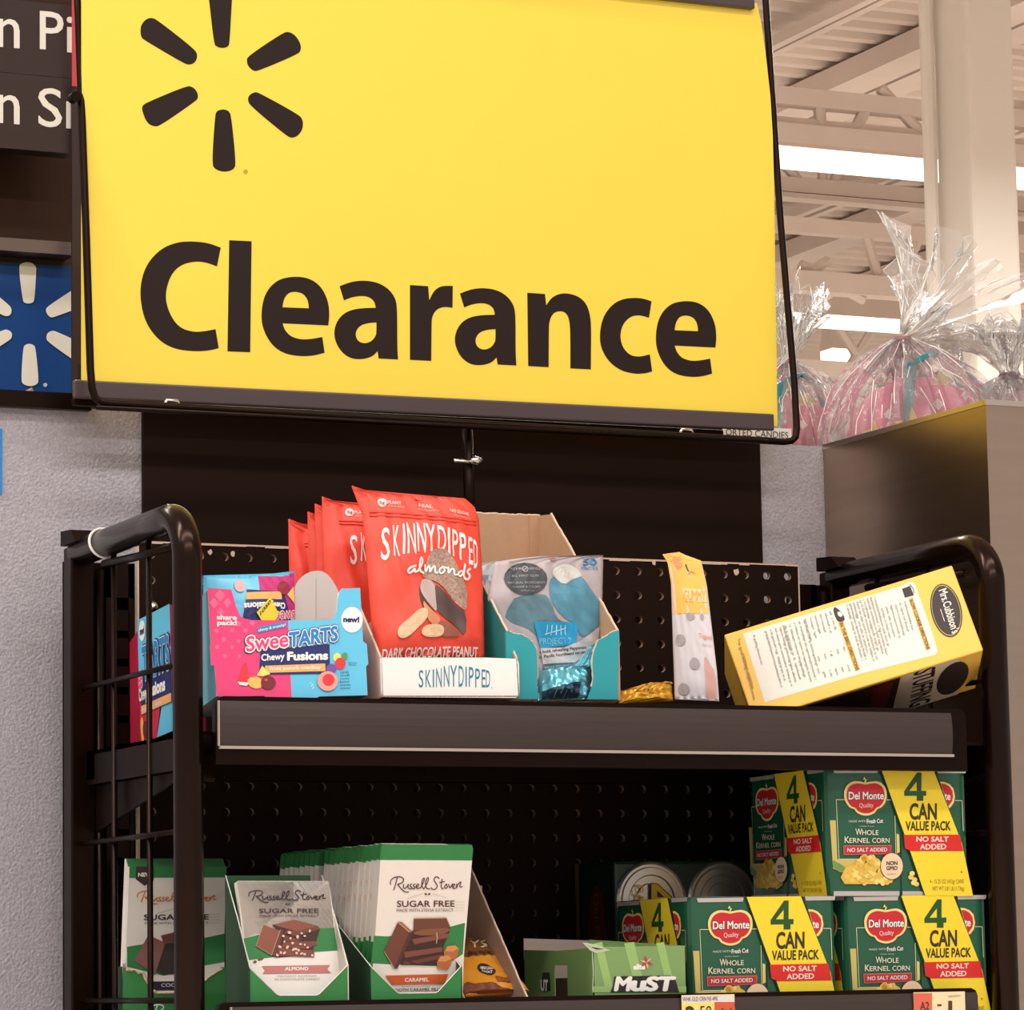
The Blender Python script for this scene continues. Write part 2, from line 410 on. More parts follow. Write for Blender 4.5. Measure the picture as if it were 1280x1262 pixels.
for pt in ([(115,265),(140,245),(172,240),(205,247),(228,270),(228,300),(217,480),(205,497),(178,503),(152,497),(142,480)],
           [(145,780),(160,760),(185,755),(212,762),(225,785),(244,985),(235,1012),(190,1026),(145,1012),(132,985)],
           [(287,545),(297,520),(520,375),(560,360),(610,385),(640,440),(630,480),(340,588),(318,590),(298,572)][::-1],
           [(290,715),(300,685),(330,672),(360,680),(600,790),(640,840),(640,890),(600,920),(560,925),(300,745)],
           [(75,545),(65,575),(40,583),(10,573),(-200,460),(-250,400),(-240,350),(-200,330),(-160,340),(60,510)],
           [(77,700),(70,680),(45,665),(20,668),(-200,760),(-260,820),(-240,870),(-200,880),(65,735)]):
    pr.poly(pt, K(240, 236, 228), 2, 'spark_petal', smooth=2)
pr.ell(285, 1015, 13, 13, K(190, 205, 225), 2, 'trademark_dot'); pr.emit(bs)
# header behind dark signs
hb = slab(-320, -60, 93, 330, YB + .1, .03, mat('dark_header', (30, 17, 12), .6), 'header_board'); tag(hb, 'blank near-black board between the lettered signs and the blue board', 'board')
rs = slab(90, -40, 96.5, 108, YB - .02, .0012, mat('red_strip', (196, 56, 66), .5), 'red_strip'); tag(rs, 'narrow red strip hanging beside the upper left corner of the yellow sign', 'strip')
# back of the merchandise behind the wall, seen under the yellow sign
q = slab(104, 452, 903, 575, .60, .02, mat('dark_fixture', (26, 15, 11), .6), 'fixture_back'); tag(q, 'low black fixture back seen in the gap under the yellow sign', 'fixture')
cc = slab(903, 531, 990, 566, .60, .004, mWHT, 'shelf_card'); tag(cc, 'white card printed with sweets wording behind the sign foot', 'card')
pr = Print(Frame(at(905, 547, .60), (1,0,0), (0,0,1))); pr.text('ORTED CANDIES', 907, 543.5, 985, 548, 8, K(60, 50, 50), 2, name='lettering'); pr.emit(cc)
# small carton corner on the ledge
o = at(38, 505, .50); cb = thing('cardboard_box', 'corner of a small brown cardboard box on the wall ledge', 'box', (o.x, .5, ZW + .0))
A = at(17, 503, .50); B_ = at(40, 484, .50); C_ = at(60, 503, .50); A.z = C_.z = ZW - .004
MB().prism([A, B_, C_], (0, .05, 0)).build('carton', mKRAFT, cb)
MB().prism([A + Vector((.012, -.001, 0)), B_ + Vector((0, -.001, -.006)), at(36, 503, .499)], (0, -.001, 0)).build('flap', mat('orange_flap', (205, 120, 50), .6), cb)
# ================================================================ YELLOW SIGN
YS = .365
sg = thing('clearance_sign', 'big yellow clearance sign in a black wire frame on a pole', 'sign', (at(585, 690, .345).x, .35, at(585, 690, .345).z))
F = Frame(at(103, 478, YS), (1,0,0), (0,0,1))
pr = Print(F)
pr0 = [(102.5, -85), (946, 4), (952, 30), (958, 75), (963, 120), (966, 170), (968, 250), (970, 400), (972, 533), (102.5, 482)]
pts = [F.uv(*p) for p in pr0]
MB().prism([F.P(u, v) for u, v in pts], (0, .003, 0)).build('sheet', mYEL, sg)
zA, zB, zC = zoomT(160, 280, 4.571), zoomT(400, 320, 4.923), zoomT(640, 340, 4.571)
pA, pB, pC = pr.via(zA), pr.via(zB), pr.via(zC)
pA.poly([(530,135,1),(508,242,1),(450,220),(385,212),(300,232),(240,295),(210,410),(235,510),(290,590),(370,617),(440,612),(500,600,1),(518,708,1),(470,722),(380,728),(265,714),(175,665),(100,565),(70,440),(72,330),(108,225),(188,140),(280,103),(370,98),(460,108)], mSIGNB, 1, 'sign_letter', smooth=2)
pA.poly([(578,92),(706,98),(698,732),(568,727)], mSIGNB, 1, 'sign_letter')
eO = [(883,567,1),(895,605),(930,643),(990,660),(1050,656),(1110,645,1),(1123,735,1),(1060,752),(980,756),(885,738),(815,685),(767,592),(760,500),(782,395),(848,320),(940,298),(1033,307),(1103,355),(1144,440),(1151,520),(1144,579,1)]
eH = [(882,475,1),(890,428),(915,393),(955,385),(1000,396),(1028,433),(1033,481,1)]
pA.poly(eO, mSIGNB, 1, 'sign_letter', holes=[eH], smooth=2)
aO = [(120,185,1),(190,158),(270,149),(355,162),(425,203),(467,265),(475,340),(475,560),(480,636,1),(360,630,1),(354,585,1),(320,620),(250,637),(178,627),(117,575),(83,490),(97,410),(148,348),(230,321),(343,318,1),(335,278),(300,250),(250,244),(190,254),(147,273,1)]
aH = [(347,408,1),(290,412),(240,430),(215,475),(230,522),(270,539),(316,526),(344,490),(347,460)]
pB.poly(aO, mSIGNB, 1, 'sign_letter', holes=[aH], smooth=2)
pB.poly([(553,178,1),(665,185,1),(672,272,1),(700,213),(745,183),(817,183,1),(815,318,1),(760,311),(713,330),(688,375),(686,430),(684,645,1),(553,638,1)], mSIGNB, 1, 'sign_letter', smooth=2)
mp = lambda P: [(828 + (p[0]-86)*380/394, 196 + (p[1]-150)*477/486) + tuple(p[2:]) for p in P]
pB.poly(mp(aO), mSIGNB, 1, 'sign_letter', holes=[mp(aH)], smooth=2)
pC.poly([(87,118,1),(188,125,1),(195,190,1),(225,146),(270,123),(322,121),(383,140),(428,184),(449,260),(452,340),(451,440),(450,556,1),(333,550,1),(333,330),(324,258),(302,228),(270,222),(235,233),(212,280),(210,340),(209,543,1),(92,537,1)], mSIGNB, 1, 'sign_letter', smooth=2)
pC.poly([(797,167,1),(782,261,1),(730,245),(678,252),(633,295),(615,365),(632,432),(675,477),(730,484),(787,470,1),(800,567,1),(760,579),(700,582),(618,562),(548,507),(506,430),(500,350),(518,258),(568,188),(628,154),(700,146),(750,151)], mSIGNB, 1, 'sign_letter', smooth=2)
me_ = lambda P: [(822 + (p[0]-763)*345/387, 165 + (p[1]-300)*433/454) + tuple(p[2:]) for p in P]
pC.poly(me_(eO), mSIGNB, 1, 'sign_letter', holes=[me_(eH)], smooth=2)
pS = pr.via(zoomT(160, 0, 5.333))
for pt in ([(82,215),(85,170),(115,130),(155,117),(195,133),(440,325),(464,365),(452,412),(415,433),(375,425),(110,268),(88,250)],
           [(528,-90),(545,-130),(615,-150),(685,-130),(700,-90),(692,0),(677,290),(665,312),(630,322),(590,312),(572,290),(540,0)],
           [(790,405),(798,375),(1030,220),(1070,210),(1115,235),(1150,290),(1153,335),(1130,362),(870,472),(835,474),(800,442)],
           [(92,735),(95,705),(120,685),(390,572),(430,578),(460,610),(469,650),(450,675),(215,837),(175,845),(125,820)],
           [(580,770),(590,740),(630,727),(670,737),(688,770),(720,1090),(705,1130),(645,1148),(580,1130),(558,1090)],
           [(797,670),(805,635),(845,612),(880,622),(1140,765),(1165,800),(1167,850),(1140,900),(1095,922),(1055,905),(820,710)]):
    pS.poly(pt, mSIGNB, 1, 'spark_petal', smooth=2)
pS.ell(783, 1145, 16, 16, K(190, 160, 40), 1, 'registered_mark'); pr.emit(sg)
# bottom and top rails
def railbox(p1, p2, h1, Y, th, m, name):
    a, b = at(*p1, Y), at(*p2, Y); c = at(p1[0], p1[1] + h1, Y)
    MB().obox(a, b - a, (0, th, 0), c - a).build(name, m, sg, bevel=.002)
railbox((92, 474), (968, 517), 23, YS - .008, .006, mat('black_rail', (74, 60, 60), .35), 'bottom_rail')
railbox((92, -95), (944, -1), 13, YS - .008, .012, mat('black_rail', (74, 60, 60)), 'top_rail')
railbox((92, 497), (905, 537), 9, YS + .004, .01, mBLK2, 'rail_shadow_gap')
# wire frame, leaning back
lean = .10; Fw = Frame(at(118, 500, .335), (1,0,0), (0, lean, 1))
def W(px, py): return hitp(px, py, Fw.o, Fw.n)
a0, a1, b0, b1 = W(93, -90), W(115, 470), W(992, 520), W(952, -60)
cl, cr = W(118, 503), W(996, 553)
path = [W(91, -110), W(98, 20), W(108, 300), W(113, 460), W(115, 485), W(119, 497), W(127, 502.5), W(140, 504), W(560, 527.5), W(980, 552), W(989, 551), W(994.5, 546), W(996, 535), W(993, 480), W(976, 280), W(957, 0), W(949, -110)]
MB().tube(path, .0042, 10).build('wire_frame', mBLK, sg, smooth=True)
MB().tube([W(91, -110), W(949, -110)], .0042, 8).build('wire_frame_top', mBLK, sg, smooth=True)
MB().tube([at(120, 509, .33), at(960, 552, .33)], .0028, 8).build('lower_wire', mBLK, sg, smooth=True)
# pole
pt, pb = at(584, 528, .345), at(590, 700, .345); pb.x = pt.x + .002
MB().tube([pt, (pb.x, .345, pb.z)], .0062, 12).build('pole', mBLK, sg, smooth=True)
MB().tube([(pb.x, .345, pb.z), (pb.x, .352, pb.z - .25)], .0075, 12).build('pole_sleeve', mBLK, sg, smooth=True)
c = at(590, 577, .335)
MB().tube([c + Vector((-.022, 0, 0)), c + Vector((.004, 0, 0))], .0022, 8).build('clamp_screw', mCHROME, sg, smooth=True)
MB().tube([c + Vector((-.002, 0, 0)), c + Vector((.004, 0, .001)), c + Vector((.012, 0, .002))], [.003, .006, .003], 10).build('wing_nut', mCHROME, sg.children[-1] if sg.children[-1].name.startswith('clamp') else sg, smooth=True)
for px, py in ((215, 505), (858, 541)):
    c = at(px, py, .338)
    MB().tube([c + Vector((-.009, 0, -.003)), c + Vector((-.006, 0, .004)), c + Vector((.006, 0, .004)), c + Vector((.009, 0, -.003))], .0022, 8).build('frame_clip', mCHROME, sg, smooth=True)
c = at(93, 122, YS); MB().lathe(c, [(0, -.006), (.006, -.006), (.006, .006), (0, .006)], 12, (0, 1, 0)).build('corner_hook', mBLK2, sg)
# ================================================================ THE RACK
ZT = 1.373; ZB = 1.0785          # lip tops of the two shelves
ST, SB = 1.340, 1.0428            # shelf decks
rk = thing('display_rack', 'black metal display rack with bent tube ends, pegboard back and two shelves', 'rack', (.46, .17, 0))
def rail(X, zt):
    r = .0147; R = .045
    return [(X, 0, 0), (X, 0, zt - R)] + arc((X, 0, zt), (0, 0, -R), (0, R * 1.15, 0), 10)[1:] + [(X, .335, zt - .002)]
zl = atx(203, 633, 0).z - .0147; zr = atx(1184, 673, .92).z - .0147
for X, z in ((0, zl), (.92, zr)):
    MB().tube(rail(X, z), .0147, 20).build('end_tube', mTUBE, rk, smooth=True)
    sg_ = 1 if X == 0 else -1
    MB().box((X - .013, .325, 0), (X + .013, .352, z + .004)).build('rear_upright', mBLK, rk, bevel=.002)
    MB().prism([(X - .016, .30, z + .006), (X - .016, .352, z + .006), (X - .016, .352, z + .022), (X - .016, .318, z + .02)], (.032, 0, 0)).build('corner_bracket', mBLK2, rk)
    # slotted standard
    xs0, xs1 = (X + .028, X + .060) if X == 0 else (X - .060, X - .028)
    s = MB(); z0 = z - .012; zz = 0
    s.box((xs0, .332, 0), (xs0 + .007, .347, z0)); s.box((xs1 - .007, .332, 0), (xs1, .347, z0))
    k = z0 - .05
    s.box((xs0, .332, k + .013), (xs1, .347, z0))
    while k > .9:
        s.box((xs0 + .006, .332, k - .022), (xs1 - .006, .346, k)); k -= .030
    s.box((xs0, .332, 0), (xs1, .347, k))
    s.build('slotted_standard', mBLK, rk)
    pa_, pb_ = (X - .013, X + .066) if X == 0 else (X - .05, X + .013)
    MB().box((pa_, .3525, 0), (pb_, .355, z - .01)).build('rear_side_plate', mBLK2, rk)
    MB().box((X + sg_ * .013, .338, z - .05), (X + sg_ * .028, .344, z - .03)).build('standard_bracket', mBLK2, rk)
    MB().tube([(X + sg_*.020, .33, .3), (X + sg_*.020, .33, z - .02)], .005, 8).build('upright_rib', mBLK, rk, smooth=True)
    for zz in (1.407, 1.407 - .163, 1.407 - .326, .755, .60, .44, .28):
        MB().tube([(X, 0, zz), (X, .33, zz)], .0029, 8).build('side_wire', mBLK, rk, smooth=True)
    for yy in (.125, .235):
        MB().tube([(X + sg_*.004, yy, .2), (X + sg_*.004, yy, z - .008)], .0032, 8).build('side_wire', mBLK, rk, smooth=True)
    MB().tube([(X + sg_*.002, .05, z - .028), (X + sg_*.002, .16, z - .026), (X + sg_*.002, .26, z - .022)], .0045, 8).build('weld_rod', mBLK, rk, smooth=True)
    MB().box((X - .03, -.03, 0), (X + .03, .36, .03)).build('foot', mBLK2, rk, bevel=.004)
# cable tie on the left rail
c = Vector((0, .255, zl - .001))
MB().tube([c + Vector((math.cos(a)*.0158, (math.sin(a))*.006, math.sin(a)*.0158)) for a in [i*math.pi/12 for i in range(24)]], .0016, 8, closed=True).build('cable_tie', mat('white_nylon', (225, 220, 215), .4), rk, smooth=True)
# pegboard with real holes
def pegboard():
    x0 = .0625; x1 = at(995, 706, .33).x; zt = at(600, 693, .33).z; P = .0274; N = 10; r = .0046; th = .006; Y = .326
    nx = int((x1 - x0) / P); nz = 20; P2 = (x1 - x0) / nx
    mb = MB(); ed = MB()
    for j in range(nz):
        for i in range(nx):
            cx = x0 + (i + .5) * P2; cz = zt - .013 - j * P + (0 if j else 0)
            q0, q1 = cx - P2/2, cx + P2/2; w0, w1 = cz - P/2, cz + P/2
            if j == 0: w1 = zt
            ring = []
            for k in range(12):
                a = 2*math.pi*k/12; ring.append((cx + r*math.cos(a), cz + r*math.sin(a)))
            out = []
            for k in range(12):
                a = 2*math.pi*k/12; dx, dz = math.cos(a), math.sin(a); t = min((q1-cx)/abs(dx) if abs(dx) > 1e-6 else 9, (P/2)/abs(dz) if abs(dz) > 1e-6 else 9)
                ox, oz = cx + dx*t, cz + dz*t
                if j == 0 and dz > .5: oz = w1
                out.append((ox, oz))
            cs = {1: (q1, w1), 4: (q0, w1), 7: (q0, w0), 10: (q1, w0)}
            v = [(x, Y, z) for x, z in ring] + [(x, Y, z) for x, z in out]; f = []
            for k in range(12): f.append((k, 12 + k, 12 + (k+1) % 12, (k+1) % 12)[::-1])
            for k, (x, z) in cs.items():
                v.append((x, Y, z)); 
                kk = k if abs(out[k][0]-x) < 1 else k
                f.append((12 + k, len(v) - 1, 12 + (k+1) % 12)[::-1])
            mb.add(v, f)
            ed.add([(x, Y, z) for x, z in ring] + [(x, Y + th, z) for x, z in ring], [(k, (k+1) % 12, 12 + (k+1) % 12, 12 + k) for k in range(12)])
    zb = zt - .013 - (nz - .5) * P
    mb.box((x0, Y, .2), (x1, Y + th, zb))
    mb.build('pegboard', mPEG, rk); ed.build('peg_holes', mat('hole_wall', (168, 138, 118), .8), rk)['kind'] = 'stuff'
    e = MB(); rnd = random.Random(3)
    e.box((x0 - .002, Y - .0005, .3), (x0, Y + th, zt)); e.box((x1, Y - .0005, .3), (x1 + .0015, Y + th, zt))
    x = x0
    while x < x1 - .01:
        l = rnd.uniform(.006, .03); h = rnd.uniform(.0005, .0022)
        e.box((x, Y - .001, zt - h), (min(x + l, x1), Y + th, zt + .001)); x += l
    e.build('chipped_edge', mPEGE, rk)
    ch = MB()
    for px, py, s in ((262, 690, 5), (291, 692, 5), (817, 703, 6), (920, 715, 7), (700, 697, 3)):
        c = at(px, py, Y - .0006)
        n = 7; pts = [(c.x + math.cos(a)*s*.0006*rnd.uniform(.5, 1.1), Y - .0006, c.z + math.sin(a)*s*.0008*rnd.uniform(.5, 1.1)) for a in [2*math.pi*i/n for i in range(n)]]
        MB().prism(pts, (0, -.0006, 0)).build('chip', mPEGE, rk)
    for px, py in ((190, 759),):
        c = at(px, py, Y); MB().lathe(c, [(0, .008), (.004, .007), (.0075, .003), (.008, 0)], 16, (0, -1, 0)).build('shelf_screw', mCHROME, rk, smooth=True)
pegboard()
MB().box((.064, .3335, .2), (.905, .336, 1.50)).build('inner_back_sheet', mPANEL, rk)
# shelves
def shelf(zt, zs, pxa, pxb, yl, ych0, ych1, xe):
    xa, xb = .022, xe
    d = MB(); d.box((.004, .004, zs - .004), (.916, .325, zs)); d.box((.004, .004, zs - .035), (.007, .325, zs)); d.box((.913, .004, zs - .035), (.916, .325, zs)); d.box((.004, .3, zs - .03), (.916, .325, zs))
    d.build('shelf_deck', mBLK2, rk)
    h = zt - at(600, yl, -.02).z + 0
    zl_ = zt - .066; r = .008; c = []
    pts = [(xa, zl_), (xb, zl_), (xb, zt - r), (xb - r*.3, zt - r*.3), (xb - r, zt), (xa + r, zt), (xa + r*.3, zt - r*.3), (xa, zt - r)]
    MB().prism([(x, -.018, z) for x, z in pts], (0, .010, 0)).build('shelf_lip', mBLK, rk)
    MB().box((xa + .01, -.009, zs - .012), (xb - .01, .006, zs)).build('lip_return', mBLK2, rk)
    x0 = at(pxa, 900, -.022).x; x1 = at(pxb, 900, -.022).x; z1, z0 = zt - .0045, zt - .0485
    ch = MB(); n = 6; L = []
    for i in range(n + 1):
        t = i / n; L.append((-.0185 - .0028*math.sin(math.pi*t), z0 + (z1 - z0) * t))
    v = [(x0, y, z) for y, z in L] + [(x1, y, z) for y, z in L]
    f = [(i, n+1+i, n+2+i, i+1) for i in range(n)] + [tuple(range(n+1))[::-1], tuple(range(n+1, 2*n+2))]
    ch.add(v, f).build('price_channel', mCHAN, rk)
    MB().box((x0, -.0228, z0 - .0028), (x1, -.018, z0)).build('channel_bottom_edge', mCHANE, rk)
    MB().box((x0 - .0012, -.0215, z0), (x0, -.018, z1)).build('channel_end', mCHANE, rk)
    MB().tube([(.004, .01, zs - .045), (.03, .01, zs - .045)], .004, 6).build('shelf_hook', mBLK2, rk)
    MB().prism([(.012, .02, zs - .036), (.012, .32, zs - .036), (.012, .32, zs - .085)], (.003, 0, 0)).build('shelf_bracket', mBLK2, rk)
    MB().prism([(.905, .02, zs - .036), (.905, .32, zs - .036), (.905, .32, zs - .085)], (.003, 0, 0)).build('shelf_bracket', mBLK2, rk)
shelf(ZT, ST, 275, 1191, 872, 878, 926, at(1207, 885, -.018).x)
shelf(ZB, SB, 288, 1212, 1250, 0, 0, at(1222, 1240, -.018).x)
shelf(.76, .725, 300, 1200, 0, 0, 0, .893)
shelf(.44, .405, 300, 1200, 0, 0, 0, .893)
# ================================================================ PRODUCTS: shared artwork
PINK, MAG, SKY, NAVY, ORG = K(238,62,124), K(196,40,120), K(96,196,232), K(22,36,104), K(250,178,100)
WH = K(244,240,236); TEAL = K(40,158,168); CORAL = K(240,78,58); GRN = K(46,128,66); DGRN = K(28,84,48)
CHO, CHD, CHL = K(112,62,48), K(62,30,24), K(205,160,132)
SPEC = {}
def carton(name, m, fr, quad, depth, parent, th=.0009, inner=None):
    """open box wall panels: quad = front outline in uv"""
def panel(parent, name, m, fr, pts_uv, th, back=None, mb_=None):
    P = [fr.P(u, v) for u, v in pts_uv]; MB().prism(P, -fr.n * th).build(name, m, parent)
def sweet_art(pr):      # coordinates of the 5.333x zoom at (240,700)
    q = pr
    q.poly([(105,185,1),(262,195,1),(300,330),(330,385),(400,400,1),(640,400,1),(655,600,1),(665,925,1),(500,920,1),(480,905,1),(165,908,1),(150,700,1),(128,700,1),(120,570,1),(125,560,1)], PINK, 1, 'pink_panel', smooth=1)
    q.poly([(640,400,1),(930,400),(960,370),(975,220),(1000,190,1),(1120,185,1),(1140,540,1),(1165,560,1),(1175,690,1),(1160,710,1),(1170,900,1),(850,908,1),(820,922,1),(665,925,1)], SKY, 1, 'blue_panel', smooth=1)
    lp = K(246,104,150)
    for x, y, r in ((185,235,38),(235,285,30),(145,285,32),(190,345,26),(400,420,18),(355,470,15),(265,470,14),(210,530,17),(165,580,14),(265,580,12),(218,640,13),(310,540,12),(310,425,16),(235,400,16),(315,640,11),(160,470,14)):
        if r > 25: q.poly([(x-r,y),(x,y-r*1.1),(x+r,y),(x,y+r*1.1)], lp, 2, 'pattern_diamond')
        else: q.ell(x, y, r, r, lp, 2, 'pattern_dot', n=12)
    q.poly([(455,600),(915,560),(918,758),(445,765)], NAVY, 3, 'navy_panel')
    q.poly([(485,705),(885,690),(888,740),(485,752)], ORG, 4, 'flavour_strip')
    q.text('fruit punch medley', 515, 735, 855, 725, 22, WH, 5, bold=.02)
    q.poly([(430,450),(625,410),(628,445),(435,488)], K(40,140,205), 4, 'ribbon')
    q.text('chewy & crunchy!', 440, 478, 620, 440, 18, WH, 5, bold=.02)
    q.text('share', 165, 395, 295, 398, 30, WH, 3, bold=.04); q.text('pack!', 168, 432, 295, 434, 30, WH, 3, bold=.04)
    q.ell(1065, 398, 72, 86, WH, 3, 'round_flash'); q.text('new!', 1008, 412, 1110, 414, 34, NAVY, 4, bold=.05)
    for col, b, L in ((NAVY, .13, 4), (WH, .09, 6)):
        q.text('Swee', 360, 610, 635, 575, 95, col, L, bold=b); q.text('TARTS', 645, 580, 965, 535, 92, col, L, bold=b)
    q.text('Swee', 360, 610, 635, 575, 95, PINK, 7, bold=.02); q.text('TARTS', 645, 580, 965, 535, 92, K(30,130,205), 7, bold=.035)
    q.text('Chewy', 460, 672, 612, 662, 42, WH, 5, bold=.03); q.text('Fusions', 635, 668, 900, 662, 52, WH, 5, bold=.05)
    R, Y_, D = K(228,50,60), K(248,226,110), K(120,30,40)
    q.poly([(345,685),(360,685),(385,820),(300,815)], R, 4, 'melon_picture'); q.poly([(300,812),(385,818),(360,838),(315,832)], WH, 5, 'melon_rind')
    q.poly([(430,770),(465,705),(520,760),(470,775)], Y_, 5, 'pineapple_picture'); q.poly([(365,785),(455,775),(465,850),(420,860),(375,840)], K(250,190,90), 5, 'orange_picture', smooth=1)
    q.ell(505, 818, 50, 45, D, 6, 'cherry_picture'); q.ell(490, 800, 12, 9, K(190,90,90), 7, 'cherry_shine')
    q.ell(965, 650, 26, 30, Y_, 4, 'candy_picture'); q.ell(1015, 640, 20, 24, K(90,150,90), 5, 'candy_picture'); q.ell(985, 690, 36, 38, R, 6, 'candy_picture'); q.ell(925, 725, 36, 32, K(110,80,160), 6, 'candy_picture')
    q.ell(900, 808, 68, 66, K(244,160,150), 7, 'candy_picture'); q.ell(905, 800, 40, 40, R, 8, 'candy_centre')
    for i, tx in enumerate(('candy', 'shell', 'crunchy', 'bits', 'soft & chewy', 'center')): q.text(tx, 985, 755 + i*21, 1045 if i < 4 else 1055, 752 + i*21, 13, NAVY, 4)
    q.text('yummy', 1040, 688, 1098, 690, 10, NAVY, 4); q.text('flavors', 1042, 702, 1092, 704, 10, NAVY, 4)
    for i in range(5): q.ell(790 + (i*13) % 20, 820 + i*9, 4, 4, WH, 3, 'sparkle', n=6)
# ---------------------------------------------------------------- sweet display carton, front left
def sweet_box():
    fr = frame(271, 872, -.006, lean=.17); z5 = zoomT(240, 700, 5.333)
    t = thing('candy_display_box', 'pink and blue candy display carton facing front, left end of the top shelf', 'box', fr.o)
    U = lambda pts: [fr.uv(*z5(*p)) for p in pts]
    bd = [(105,185),(262,195),(300,330),(330,390),(400,400),(930,400),(960,375),(975,220),(1000,190),(1120,185),(1140,540),(1165,560),(1175,690),(1160,710),(1170,900),(850,908),(820,922),(500,920),(480,905),(165,908),(150,700),(128,700),(120,570),(125,560)]
    panel(t, 'front_panel', WH, fr, U(bd), .0012)
    pr = Print(fr).via(z5); sweet_art(pr); pr.emit(t)
    B = lambda px, py, d: fr.P(*fr.uv(px, py)) - fr.n * d
    dp = .085
    a0, a1 = fr.P(*fr.uv(260, 737)), fr.P(*fr.uv(271, 870)); b0, b1 = fr.P(*fr.uv(450, 738)), fr.P(*fr.uv(459, 868))
    back = -fr.n * dp
    MB().prism([a1, a0, a0 + back * .9 + Vector((0, 0, -.004)), a1 + back], (.001, 0, 0)).build('side_panel', K(110,180,200), t)
    MB().prism([b1, b0 + Vector((0,0,-.03)), b0 + back*.9, b1 + back], (-.001, 0, 0)).build('side_panel', K(200,190,185), t)
    MB().prism([a1, b1, b1 + back, a1 + back], fr.v * .001).build('bottom_panel', K(200,190,185), t)
    # rounded grey-white back flap
    fb = Frame(fr.o + back * .55, fr.u, fr.v)
    fl = [fb.uv(*z5(*p)) for p in chaikin([(680,460,1),(685,180,1),(710,130),(770,80),(850,65),(910,95),(965,180),(985,230,1),(990,460,1)], 2)]
    MB().prism([fb.P(*p) for p in fl], -fb.n * .0012).build('back_flap', K(196,186,182), t)
    s = MB().prism([fb.P(*fb.uv(*z5(*p)), .0003) for p in ((824, 120), (828, 120), (828, 420), (824, 420))], -fb.n * .0002); s.build('flap_crease', K(170,160,156), t)
    # share bag standing upside down inside
    fg = frame(255, 790, .055, lean=.17); g = thing('candy_pouch', 'blue and pink foil candy pouch standing upside down in the left display carton', 'pouch', fg.P(*fg.uv(300, 860)))
    pouch(g, 'pouch', K(90,190,228, rough=.25), fg, [fg.uv(*z5(*p)) for p in ((75,78),(300,110),(430,105),(640,72),(685,70),(688,860),(75,860))], .012, 12, wr=.0003)
    q = Print(fg).via(z5); 
    q.poly([(430,112),(600,112),(680,82),(686,460),(440,460)], MAG, 1, 'magenta_area')
    q.poly([(345,210),(600,225),(650,460),(300,460)], NAVY, 2, 'navy_panel'); q.poly([(340,232),(575,222),(580,275),(330,282)], ORG, 3, 'flavour_strip')
    q.text('Chewy', 600, 300, 500, 300, -38, WH, 3, bold=.05); q.text('Fusions', 490, 300, 318, 310, -40, WH, 3, bold=.05)
    q.text('Swee', 680, 345, 530, 365, -70, WH, 3, bold=.07); q.text('Swee', 680, 345, 530, 365, -70, PINK, 4, bold=.01)
    q.ell(300, 185, 36, 44, K(220,180,180), 3, 'candy_picture'); q.ell(600, 195, 42, 48, K(150,40,60), 3, 'cherry_picture'); q.poly([(620,240),(670,180),(675,300)], K(250,200,120), 4, 'fruit_picture')
    q.poly([(395,375),(490,270),(550,380),(520,430),(430,430)], K(250,220,60), 8, 'price_sticker')
    q.text('1050', 420, 395, 490, 310, 26, K(50,40,40), 9, bold=.03)
    q.emit(g, disp=lambda u, v: g_disp(g, u, v), maxe=.008, step=.0004)
PD = {}
